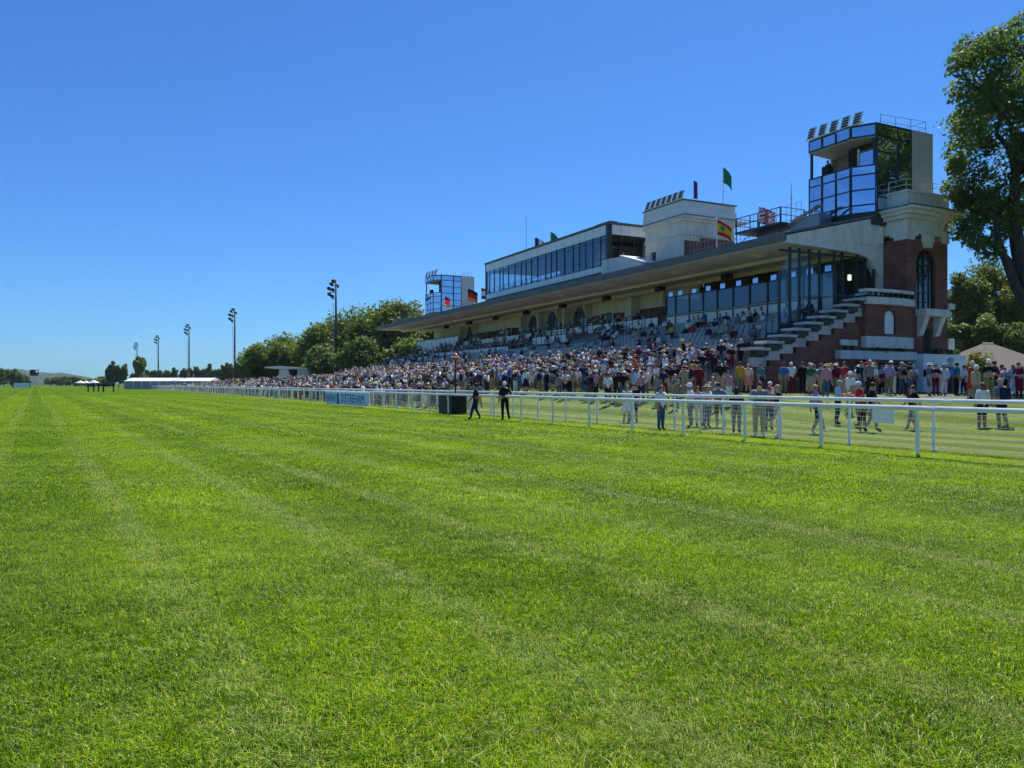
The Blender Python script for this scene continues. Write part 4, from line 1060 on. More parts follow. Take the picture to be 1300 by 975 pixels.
for i, (px, yt, Y, wpx, lab) in enumerate([(1256, 395, 84, 46, 'dark bushy tree rising behind the brown hipped roof'), (1296, 408, 82, 50, 'dark bushy tree right of the brown hipped roof'), (1222, 408, 86, 40, 'dark bushy tree between the pier and the brown hipped roof')]):
    far_tree('garden_tree', lab, px, yt, Y, wpx, LEAFD, 160+i, 0.9, 44, 200, .3, 'dark trees behind the roof', bottom=478)
far_tree('shrub', 'light leaved rounded shrub in front of the brown hipped roof', 1240, 446, 56, 36, LEAFY, 171, 1.0, 30, 150, .13)
# poplars and other trees along the far left
pop = None
def poplar(px, yt, Y, lab, wpx=8, round_=False, grp='poplars along the far side'):
    return far_tree('poplar' if not round_ else 'distant_tree', lab, px, yt-(2 if Y < 400 else 6), Y, wpx+(1 if Y < 400 else -.5), LEAFD if not round_ else LEAF, int(px*7+yt), 0, 44, 60, Y*.0028, grp)
for k, (px, yt) in enumerate([(139, 466), (144.5, 462.5), (151, 464), (157.5, 463.5)]):
    poplar(px, yt, 340, ['first', 'second', 'third', 'fourth'][k] + ' poplar from the left in the dark group left of the white tent', 8)
far_tree('distant_tree', 'tall round headed tree rising over the left end of the white tent', 176.5, 452, 345, 18, LEAF, 77, 0, 40, 110, 1.1, None, bottom=476)
far_tree('distant_tree', 'low dark tree below the round headed tree behind the white tent', 174, 470, 350, 24, LEAFD, 78, 0, 20, 80, 1.1)
for k, (px, yt) in enumerate([(187, 474), (195, 476), (203, 475.5), (212, 475.5), (222, 473.5), (232, 475), (240, 473.5), (249, 472), (257, 472), (266, 470), (275, 474)]):
    poplar(px, yt, 430, ['short poplar', 'slim poplar', 'dark poplar', 'bushy poplar'][k % 4] + ', %s from the left behind the white tent' % ['first', 'second', 'third', 'fourth', 'fifth', 'sixth', 'seventh', 'eighth', 'ninth', 'tenth', 'eleventh'][k], 8.5 if k < 8 else 11, grp='poplars behind the white tent')
for k, (px, yt) in enumerate([(284, 464), (291, 462), (299, 466), (306, 463), (313, 466)]):
    poplar(px, yt, 270, ['first', 'second', 'third', 'fourth', 'fifth'][k] + ' dark poplar from the left beside the second floodlight mast', 10, grp='poplars by the second mast')
for k, (px, yt, Y, w_) in enumerate([(-6, 468, 430, 20), (5, 469, 440, 13), (16, 469, 430, 14), (25, 473, 430, 10), (32, 477, 500, 10), (64, 480, 620, 14), (76, 480, 600, 16), (88, 478.5, 560, 18), (99, 480, 560, 14), (110, 482, 520, 14), (121, 482, 480, 14), (130, 479, 560, 14), (135, 482, 460, 10)]):
    far_tree('distant_tree', ['dark tree on the far left edge of the picture', 'tall dark tree second in the far left belt', 'tall dark tree third in the far left belt, above the trackside board', 'dark tree at the right end of the far left belt', 'small tree between the left belt and the camera lift', 'small far tree right of the camera lift', 'second far tree right of the camera lift', 'broad far tree where the track vanishes', 'far tree left of the small white tents', 'far tree directly behind the small white tents', 'far tree right of the small white tents', 'rounded far tree in front of the hill end', 'small far tree touching the dark poplars'][k], px, yt, Y, w_, LEAFD if k < 5 else LEAF, 200+k, 0, 34, 70, Y*.0034, 'distant trees at the far left')
# wooded hills
hm = MB(); r = random.Random(4); nx, ny = 150, 14
prof = [(-700, 60), (-250, 58), (-40, 44), (20, 40), (45, 33), (62, 29), (78, 30), (95, 24), (110, 17), (128, 9), (150, 3), (190, -2)]
def ph(px):
    for (a, za), (b, zb) in zip(prof[:-1], prof[1:]):
        if a <= px <= b: return za+(zb-za)*(px-a)/(b-a)
    return -2
for i in range(nx+1):
    px = -700+890*i/nx
    for j in range(ny+1):
        Y = 1500+90*j; f = math.sin(math.pi/2*min(1, j/9.0)); z = ph(px)*f*1.05 + (r.uniform(0, 6) if j > 0 else -3)*(1 if ph(px) > 4 else .2)
        hm.v.append((xat(px, 1800)*(Y/1800), Y, z-1))
for i in range(nx):
    for j in range(ny):
        a = i*(ny+1)+j; hm.f.append((a, a+ny+1, a+ny+2, a+1)); hm.m.append(0)
struct(hm.build('hills', surf('wooded_hill', (0.026, 0.052, 0.028), 0.95, 0.3, 0.03, 0.6, col2=(0.014, 0.03, 0.018)), smooth=False))

# ------------------------------------------------------------------ masts, tents, pavilions
mast0 = None
ml = ['nearest and largest floodlight mast, in front of the tree grove', 'second floodlight mast, beside the dark poplars', 'third floodlight mast, over the right part of the white tent', 'fourth floodlight mast, over the middle of the white tent', 'farthest floodlight mast, in front of the round headed tree']
for k, (px, yt) in enumerate([(426.5, 357), (298, 393), (240, 413), (201, 427), (174, 436)]):
    Y = 22.0*F/(CY-yt)*(20.3/22); p = (xat(px, Y), Y, 0)
    if mast0 is None:
        mast0 = thing('floodlight_mast', ml[0], 'floodlight mast', p, R(20), 'floodlight masts along the track')
        MB().tube([(0, 0, 0), (0, 0, 22.2)], [.3, .17], 10).build('pole', DKMETAL, mast0, smooth=True)
        MB().tube([(-.55, 0, 17.5), (-.4, 0, .5)], .05, 6).build('cable', STEELM, mast0)
        MB().box(-.9, .1, -.05, .05, 20.9, 21.02).box(-1.25, .1, -.05, .05, 19.6, 19.72).box(-.9, .1, -.05, .05, 18.3, 18.42).build('arm', DKMETAL, mast0)
        for x, z in ((-.75, 21.3), (-1.2, 20.4), (-1.15, 19.3), (-.5, 20.2), (-.6, 18.9), (-.35, 21.9), (.35, 21.0)):
            lm = MB(); lm.lathe([(0, .25), (.22, .22), (.42, .02), (.45, -.18), (.4, -.2), (0, -.1)], n=12); lo = lm.build('lamp', BLACKM, mast0); lo.location = (x-.1, -.1, z); lo.rotation_euler = (R(-25), R(35), 0)
    else: dup(mast0, p, R(20), ml[k])
def tent(name, label, x0, x1, Y, d, ze, zr, cols=None):
    t = thing(name, label, 'tent', ((x0+x1)/2, Y, 0), 0); hw = (x1-x0)/2
    MB().prism([(-d/2-.3, ze), (d/2+.3, ze), (0, zr)], -hw-.2, hw+.2, 'x').build('roof', WHITEP, t)
    MB().box(-hw, hw, -d/2, d/2, 0, ze-.01).build('wall', surf('tent_wall', (.3, .31, .33), .7), t)
    n = int(hw/3)+1; q = MB()
    for k in range(n*2+1): q.box(-hw+k*hw/n-.08, -hw+k*hw/n+.08, -d/2-.08, -d/2-.003, 0, ze-.02)
    q.build('post', WHITEP, t)
    return t
tent('long_tent', 'long white tent with a ridged roof beyond the far crowd', xat(164, 260), xat(271, 260), 262, 10, 2.7, 3.8)
for k, (px, Y, w_) in enumerate([(102, 300, 2.8), (109, 310, 2.6), (119, 255, 2.6)]):
    t = thing('gazebo', ['small white pointed gazebo farthest left beside the track', 'small white gazebo next to the farthest left gazebo', 'small white pointed gazebo behind the dark barriers'][k], 'tent', (xat(px, Y), Y, 0), 0, 'small gazebos by the far track')
    h = w_/2; m = MB()
    for a, b in (((-h, -h), (h, -h)), ((h, -h), (h, h)), ((h, h), (-h, h)), ((-h, h), (-h, -h))):
        m.v += [(*a, 2.1), (*b, 2.1), (0, 0, 3.1)]; m.f.append((len(m.v)-3, len(m.v)-2, len(m.v)-1)); m.m.append(0)
    m.build('roof', WHITEP, t); q = MB()
    for sx in (-1, 1):
        for sy in (-1, 1): q.box(sx*h-.05, sx*h+.05, sy*h-.05, sy*h+.05, 0, 2.1)
    q.build('frame', STEELM, t)
wpv = thing('white_pavilion', 'small white pavilion with a flat overhanging roof in front of the grove', 'pavilion', (xat(372, 160), 160, 0), R(8))
MB().prism([(-5.2, 5.1), (-2.2, 5.35), (4.6, 4.9), (4.6, 4.65), (-2.2, 4.75), (-5.1, 4.95)], -3.5, 3.5, 'y').build('roof', GREYPL, wpv, bevel=.04)
MB().prism([(-4.4, 1.8), (-2.6, 3.2), (-1.9, 4.7), (-.6, 4.7), (-.2, 3.6), (1.6, 2.6), (1.6, 2.2), (-4.4, 1.7)], -3.0, -2.8, 'y').build('awning', WHITEP, wpv)
bx('wall', CREAM, wpv, 1.2, 4.4, -2.6, 3, .3, 4.66); bx('wall', DARKIN, wpv, -2, 1.19, 1.5, 1.8, .3, 4.7)
for x in (-2.2, -1.0, 4.2): bx('column', WHITEP, wpv, x-.1, x+.1, -3.2, -3.0, 0, 4.7)
lift = thing('camera_lift', 'dark raised camera cabin on thin legs at the far left of the track', 'camera platform', (xat(43.5, 300), 300, 0), 0)
bx('cabin_floor', BLACKM, lift, -1.1, 1.1, -1, 1, 4.9, 6.1); bx('roof', BLACKM, lift, -1.25, 1.35, -1.1, 1.1, 7.0, 7.25)
q = MB()
for x in (-1, 1):
    for y in (-.9, .9): q.box(x-.1, x+.1, y-.1, y+.1, 6.1, 7.0)
q.box(-1.1, -.35, -.95, .95, 6.1, 7.0); q.build('cabin_frame', BLACKM, lift)
q = MB()
for x in (-.9, .9):
    for y in (-.8, .8): q.tube([(x*1.3, y*1.3, 0), (x*.4, y*.4, 4.9)], .05, 5)
q.build('leg', STEELM, lift); bx('arm', BLACKM, lift, -2.5, -1.1, -.04, .04, 5.3, 5.4)
# hipped roof kiosk, gate pier and noticeboard right of the stand
kz = 1.0
kk = thing('kiosk', 'open kiosk with a steep brown hipped roof right of the brick pier', 'kiosk', (xat(1254, 62), 62, kz), R(14))
hr = MB(); e = 4.2
hr.v += [(-e, -e, 1.55), (e, -e, 1.55), (e, e, 1.55), (-e, e, 1.55), (-.5, 0, 3.95), (.5, 0, 3.95)]
hr.f += [(0, 1, 5, 4), (1, 2, 5), (2, 3, 4, 5), (3, 0, 4), (0, 3, 2, 1)]; hr.m += [0]*5
hr.build('roof', ROOFT, kk); rg = MB()
for k in range(5): rg.tube([(-.5+.22*k, 0, 3.93), (-.36+.22*k, 0, 3.97)], .09, 6)
rg.build('ridge_tile', STAINED, kk)
for sx in (-1, 1):
    for sy in (-1, 1): bx('post', surf('timber', (.1, .06, .035), .8, .2, 4), kk, sx*3.4-.1, sx*3.4+.1, sy*3.4-.1, sy*3.4+.1, 0, 1.55)
bx('counter', surf('timber', (.1, .06, .035)), kk, -3.2, 3.2, -3.3, -3.0, 0, 1.0); bx('back', DARKIN, kk, -3.2, 3.2, .5, .7, 0, 1.54)
gp = thing('gate_pier', 'red brick gate pier with a pale stone urn right of the grandstand', 'gate pier', (xat(1207, 51), 51, 1.0), R(26.5))
bx('shaft', BRICK, gp, -.32, .32, -.32, .32, 0, 1.8); bx('cap', PLASTER, gp, -.4, .4, -.4, .4, 1.8, 1.95, bevel=.03)
MB().lathe([(0, 1.95), (.18, 1.96), (.1, 2.06), (.2, 2.2), (.24, 2.32), (.14, 2.42), (0, 2.5)], n=12).build('urn', STAINED, gp, smooth=True)
hw_ = thing('garden_wall', 'low pale garden wall running right from the brown roof', 'wall', (xat(1300, 74), 74, 1.0), R(5))
bx('panel', STAINED, hw_, -2.5, 12, -.15, .15, 0, 2.5); bx('coping', ROOFT, hw_, -2.6, 12.1, -.25, .25, 2.5, 2.62)
# trailing plants over the string course
for k, (v0, v1) in enumerate([(-4.0, -.6), (.9, 4.5)]):
    t = thing('trailing_plant', ['dark trailing plants hanging below the lower balcony band', 'dark trailing plants along the top of the white plinth'][k], 'plant', stand_w(0, 0, 0), TS)
    cl = [(random.uniform(v0, v1), -.42-(.35 if k else 0), 3.95+random.uniform(-.1, .12), random.uniform(.12, .24), .3) for _ in range(14)]
    V, Fq, T = leaves(cl, 60, .1, 300+k)
    o = bpy.data.objects.new('foliage', np_mesh('foliage', V, Fq, LEAFD, T)); COL.objects.link(o); o.parent = t
# ------------------------------------------------------------------ people
SKIN_SLOT, TOP, SLEEVE, THIGH, SHIN, SHOE = range(6)
def skeleton(pose):
    """joints, bones and radii of one figure facing -y, 1.75 m tall"""
    J = {}; E = []
    def j(n, p, r): J[n] = (Vector(p), r)
    def e(a, b, s): E.append((a, b, s))
    seat = pose.get('seat', False); base = -.42 if seat else 0
    lean = pose.get('lean', 0.0)
    def q(x, y, z):  # lean the upper body forward about the hips
        c, s = math.cos(lean), math.sin(lean); dz = z-.95
        return (x, y*c - dz*s, .95 + base + dz*c + y*s*-1*0)
    j('pelvis', q(0, 0, .95), (.155, .12)); j('waist', q(0, 0, 1.1), (.15, .11)); j('chest', q(0, 0, 1.29), (.18, .125)); j('nb', q(0, .01, 1.44), (.1, .08))
    j('neck', q(0, -.005, 1.52), (.058, .06)); j('head', q(0, -.02, 1.62), (.068, .088)); j('crown', q(0, -.01, 1.69), (.058, .072)); j('nose', q(0, -.11, 1.615), (.014, .016))
    e('pelvis', 'waist', TOP); e('waist', 'chest', TOP); e('chest', 'nb', TOP); e('nb', 'neck', SKIN_SLOT); e('neck', 'head', SKIN_SLOT); e('head', 'crown', SKIN_SLOT); e('head', 'nose', SKIN_SLOT)
    for s, side in ((-1, 'l'), (1, 'r')):
        A = pose.get('arm_'+side, ((.24, .03, 1.14), (.25, -.04, .9), (.25, -.07, .82)))
        j('sh'+side, q(s*.175, .01, 1.415), (.07, .07)); e('chest', 'sh'+side, TOP)
        for nm, p, r_ in zip(('el', 'wr', 'ha'), A, ((.05, .05), (.034, .036), (.036, .025))): j(nm+side, q(s*p[0], p[1], p[2]), r_)
        e('sh'+side, 'el'+side, TOP); e('el'+side, 'wr'+side, SLEEVE); e('wr'+side, 'ha'+side, SKIN_SLOT)
        d = (J['ha'+side][0]-J['wr'+side][0]).normalized(); sd_ = Vector((0, 1, 0)) if abs(d.y) < .8 else Vector((s, 0, 0)); sd_ = (sd_-d*sd_.dot(d)).normalized()
        for f in range(4):
            j('f%d%s' % (f, side), J['ha'+side][0] + d*(.085-.012*abs(f-1.4)) + sd_*(-.03+.02*f), (.009, .009)); e('ha'+side, 'f%d%s' % (f, side), SKIN_SLOT)
        j('th'+side, J['wr'+side][0]+d*.05-sd_*.045, (.011, .011)); e('wr'+side, 'th'+side, SKIN_SLOT)
        Lg = pose.get('leg_'+side, ((.1, -.01, .5), (.105, .02, .09), (.12, -.14, .035)))
        j('hip'+side, (s*.095, 0, .9+base), (.095, .1)); e('pelvis', 'hip'+side, THIGH)
        for nm, p, r_ in zip(('kn', 'an', 'to'), Lg, ((.066, .066), (.045, .048), (.04, .03))): j(nm+side, (s*p[0], p[1], p[2]+(base if seat and nm == 'none' else 0)), r_)
        e('hip'+side, 'kn'+side, THIGH); e('kn'+side, 'an'+side, SHIN); e('an'+side, 'to'+side, SHOE)
    return J, E
def grow(name, pose, sub=1):
    J, E = skeleton(pose); ks = list(J); ix = {k: i for i, k in enumerate(ks)}
    me = bpy.data.meshes.new(name); me.from_pydata([J[k][0][:] for k in ks], [(ix[a], ix[b]) for a, b, _ in E], [])
    o = bpy.data.objects.new(name, me); COL.objects.link(o)
    o.modifiers.new('skin', 'SKIN'); 
    if sub: s = o.modifiers.new('sub', 'SUBSURF'); s.levels = sub
    sv_ = me.skin_vertices[0].data
    k_ = 1.18 if sub else 1.0
    for k in ks: sv_[ix[k]].radius = (J[k][1][0]*k_, J[k][1][1]*k_)
    sv_[ix['pelvis']].use_root = True
    dg = bpy.context.evaluated_depsgraph_get(); res = bpy.data.meshes.new_from_object(o.evaluated_get(dg)); res.name = name
    bpy.data.objects.remove(o)
    segs = [(J[a][0], J[b][0], s, a, b) for a, b, s in E]
    def near(p):
        best, bs = 9, 0
        for a, b, s, na, nbm in segs:
            d = b-a; t = max(0, min(1, (p-a).dot(d)/d.length_squared)); dist = (p-(a+d*t)).length
            if na == 'pelvis' and nbm.startswith('hip'): dist *= 1.0
            if s == SHOE: dist *= .8
            if dist < best: best, bs = dist, s
        return bs
    sl = [near(p.center) for p in res.polygons]
    for _ in range(6): res.materials.append(WHITEP)
    res.polygons.foreach_set('material_index', sl); res.polygons.foreach_set('use_smooth', [True]*len(sl))
    return res, J['head'][0].copy(), pose.get('lean', 0), np.array(sl)
POSES = {
 'stand': {},
 'weight': {'arm_l': ((.3, .06, 1.18), (.2, -.02, 1.0), (.16, -.06, .97)), 'leg_l': ((.15, -.06, .5), (.2, 0, .09), (.26, -.14, .035))},
 'phone': {'arm_l': ((.24, -.06, 1.15), (.12, -.3, 1.22), (.07, -.36, 1.26)), 'arm_r': ((.25, -.02, 1.14), (.16, -.26, 1.1), (.1, -.32, 1.12))},
 'folded': {'arm_l': ((.26, -.06, 1.16), (.0, -.2, 1.14), (-.08, -.2, 1.16)), 'arm_r': ((.26, -.06, 1.15), (.0, -.24, 1.1), (-.08, -.23, 1.12))},
 'walk': {'arm_l': ((.23, -.1, 1.16), (.22, -.24, .98), (.21, -.3, .92)), 'arm_r': ((.23, .14, 1.17), (.24, .18, .93), (.24, .17, .85)),
          'leg_l': ((.1, .03, .5), (.1, .25, .13), (.1, .13, .04)), 'leg_r': ((.1, -.13, .51), (.1, -.2, .1), (.1, -.35, .05))},
 'raise': {'arm_r': ((.3, -.1, 1.36), (.2, -.14, 1.6), (.15, -.15, 1.66)), 'leg_r': ((.12, -.06, .5), (.14, -.02, .09), (.17, -.17, .035))},
 'leanrail': {'lean': .28, 'arm_l': ((.26, -.18, 1.16), (.14, -.36, 1.22), (.06, -.38, 1.22)), 'arm_r': ((.26, -.18, 1.16), (.14, -.36, 1.22), (.06, -.38, 1.22))},
 'seat': {'seat': True, 'lean': .12, 'arm_l': ((.24, -.05, 1.15), (.15, -.3, 1.02), (.12, -.37, 1.0)), 'arm_r': ((.24, -.05, 1.15), (.16, -.28, 1.03), (.12, -.35, 1.0)),
          'leg_l': ((.12, -.44, .5), (.12, -.46, .09), (.13, -.6, .035)), 'leg_r': ((.14, -.44, .5), (.15, -.42, .09), (.17, -.56, .035))},
}
BODY = {k: grow('person_'+k, p) for k, p in POSES.items()}
LOW = {k: grow('far_person_'+k, p, 0) for k, p in POSES.items()}
COLS = {'white': (.75, .75, .74), 'cream': (.62, .55, .43), 'navy': (.014, .022, .06), 'black': (.012, .012, .014), 'pale blue': (.36, .52, .7), 'red': (.5, .03, .035), 'pink': (.6, .24, .28),
 'beige': (.42, .33, .22), 'grey': (.2, .2, .21), 'burgundy': (.16, .015, .03), 'green': (.03, .13, .07), 'teal': (.03, .2, .22), 'lilac': (.36, .3, .5), 'mustard': (.55, .34, .03), 'blue': (.04, .13, .38), 'denim': (.06, .12, .22), 'brown': (.1, .055, .03), 'khaki': (.22, .19, .11), 'slate': (.12, .17, .22)}
TOPW = ['white']*12 + ['navy']*8 + ['black']*10 + ['pale blue']*3 + ['cream', 'red', 'pink', 'slate', 'slate', 'beige', 'beige', 'grey', 'grey', 'burgundy', 'green', 'teal', 'lilac', 'mustard', 'blue', 'blue', 'slate']
BOTW = ['black', 'black', 'navy', 'navy', 'beige', 'beige', 'white', 'grey', 'denim', 'denim', 'khaki', 'burgundy', 'brown']
HAIRC = {'dark': (.012, .01, .009), 'brown': (.06, .032, .018), 'fair': (.35, .22, .09), 'grey': (.28, .28, .28), 'white': (.6, .6, .58), 'auburn': (.16, .05, .02)}
SKINS = [(.5, .29, .2), (.42, .23, .15), (.55, .34, .25), (.2, .1, .06)]
def cm(n): return flat('cloth_'+n.replace(' ', '_'), COLS[n], .85, .15)
def hm_(n): return flat('hair_'+n, HAIRC[n], .6, .3)
SK = [flat('skin_%d' % i, c, .55, .3) for i, c in enumerate(SKINS)]
SHOEM = [flat('shoe_dark', (.02, .018, .016), .5), flat('shoe_white', (.7, .7, .7), .6), flat('shoe_tan', (.2, .1, .05), .6)]
STRAW = flat('straw', (.55, .42, .22), .85)
# head coverings, skirts, bags: one mesh each, copied
def cap_prof(sx=.086, sy=.107, sz=.112, cut=-.05, n=14):
    m = MB(); rings = 7; m.lathe([(math.cos(t), math.sin(t)) for t in [cut*8+(math.pi/2-cut*8)*i/rings for i in range(rings+1)]], n=n)
    m.v = [(x*sx, y*sy + .012, z*sz + .01) for x, y, z in m.v]; return m
h1 = cap_prof(); h1.v = [(x, y, z + (.055*max(0, -y/.12) if z < .03 else 0)) for x, y, z in h1.v]
HAIR = h1.build('hair', WHITEP, None, smooth=True).data
h2 = cap_prof(.09, .111, .114)
h2.v = [(x, y, z + (.055*max(0, -y/.12) if z < .03 else 0)) for x, y, z in h2.v]
h2.lathe([(.6, .05), (1.0, .02), (1.08, -.1), (.95, -.2), (.55, -.25)], (0, .04, 0), 12, sx=.09, sy=.07)
HAIRL = h2.build('hair', WHITEP, None, smooth=True).data
h3 = cap_prof(.092, .112, .116); h3.prism([(-.075, -.08), (.075, -.08), (.06, -.17), (0, -.19), (-.06, -.17)], .02, .036, 'z')
CAP = h3.build('cap', WHITEP, None, smooth=False).data
h4 = MB(); h4.lathe([(0, .13), (.065, .125), (.088, .09), (.095, .045), (.155, .03), (.175, .025), (.175, .017), (.09, .025)], (0, 0, .01), 18, sy=1.12)
HAT = h4.build('hat', WHITEP, None, smooth=True).data
sk_ = MB(); n = 20
for z, rx, ry, fo in ((1.06, .15, .12, 0), (.95, .18, .145, .005), (.75, .215, .18, .012), (.5, .25, .215, .022), (.498, .235, .2, .02)):
    for i in range(n):
        t = 2*math.pi*i/n; f = 1+fo*4*math.sin(t*6); sk_.v.append((rx*f*math.cos(t), ry*f*math.sin(t), z))
for a in range(4):
    for i in range(n): sk_.f.append((a*n+i, a*n+(i+1) % n, (a+1)*n+(i+1) % n, (a+1)*n+i)); sk_.m.append(0)
SKIRT = sk_.build('skirt', WHITEP, None, smooth=True).data
bg_ = MB(); bg_.box(-.15, .15, .13, .27, 1.02, 1.42); bg_.box(-.12, -.08, -.13, .13, 1.38, 1.42); bg_.box(.08, .12, -.13, .13, 1.38, 1.42)
bo = bg_.build('backpack', BLACKM, None, bevel=.03); BAG = bo.data
sg = MB(); sg.box(-.075, -.008, -.1, -.09, .005, .04); sg.box(.008, .075, -.1, -.09, .005, .04); sg.box(-.09, .09, -.098, -.09, .028, .038); GLASSES = sg.build('sunglasses', BLACKM, None).data
hb = MB(); hb.prism([(-.14, .0), (.14, .0), (.11, .2), (-.11, .2)], -.05, .05, 'y'); hb.tube([(-.09, 0, .2), (-.07, 0, .36), (.07, 0, .36), (.09, 0, .2)], .01, 5); HANDBAG = hb.build('handbag', WHITEP, None).data
for o in list(bpy.data.objects):
    if o.data in (HAIR, HAIRL, CAP, HAT, SKIRT, BAG, GLASSES, HANDBAG) and o.parent is None: bpy.data.objects.remove(o)
def kid(name, me, mat, parent, loc=(0, 0, 0), rx=0):
    o = bpy.data.objects.new(name, me); COL.objects.link(o); o.parent = parent; o.location = loc; o.rotation_euler = (rx, 0, 0)
    if mat:
        o.material_slots[0].link = 'OBJECT'; o.material_slots[0].material = mat
    return o
def person(d):
    """d: x y z rot h pose top bottom short sleeve hair long hat skirt bag glasses skin label group"""
    me, head, lean, _ = BODY[d['pose']]
    o = bpy.data.objects.new('person', me); COL.objects.link(o)
    s = d.get('h', 1.72)/1.75
    o.location = (d['x'], d['y'], d['z']); o.rotation_euler = (random.gauss(0, .03), random.gauss(0, .025), d['rot']); o.scale = (s*d.get('w', 1), s*d.get('w', 1), s)
    sk = SK[d.get('skin', 0)]; tp, bt_ = cm(d['top']), cm(d['bottom'])
    for i, m_ in enumerate((sk, tp, tp if d.get('sleeve') else sk, sk if d.get('skirt') else bt_, sk if (d.get('short') or d.get('skirt')) else bt_, SHOEM[d.get('shoe', 0)])):
        o.material_slots[i].link = 'OBJECT'; o.material_slots[i].material = m_
    hp = head + Vector((0, 0, .015))
    hc = d.get('hair', 'brown')
    if d.get('hat') == 'cap': kid('cap', CAP, cm(d.get('hatc', 'white')), o, hp, lean)
    elif d.get('hat') == 'hat': kid('hat', HAT, STRAW if d.get('hatc', 'straw') == 'straw' else cm(d['hatc']), o, hp, lean)
    if d.get('hat') != 'cap' or d.get('long'): kid('hair', HAIRL if d.get('long') else HAIR, hm_(hc), o, hp, lean)
    if d.get('skirt') and d['pose'] != 'seat': kid('skirt', SKIRT, bt_, o)
    if d.get('bag'): kid('backpack', BAG, cm(d.get('bagc', 'navy')), o)
    if d.get('glasses'): kid('sunglasses', GLASSES, None, o, hp, lean)
    if d.get('handbag'): kid('handbag', HANDBAG, cm(d['handbag']), o, (.27, -.06, .42))
    tag(o, d['label'], 'person', d.get('group', 'racegoers'))
    return o
def pos(px, fy=None, Y=None):
    if Y is None: Y = F*EYE/(fy-CY)
    x = xat(px, Y); return dict(x=x, y=Y, z=ground_z(x, Y))
Lf, Rt, Aw, To = -math.pi/2, math.pi/2, math.pi, 0.0
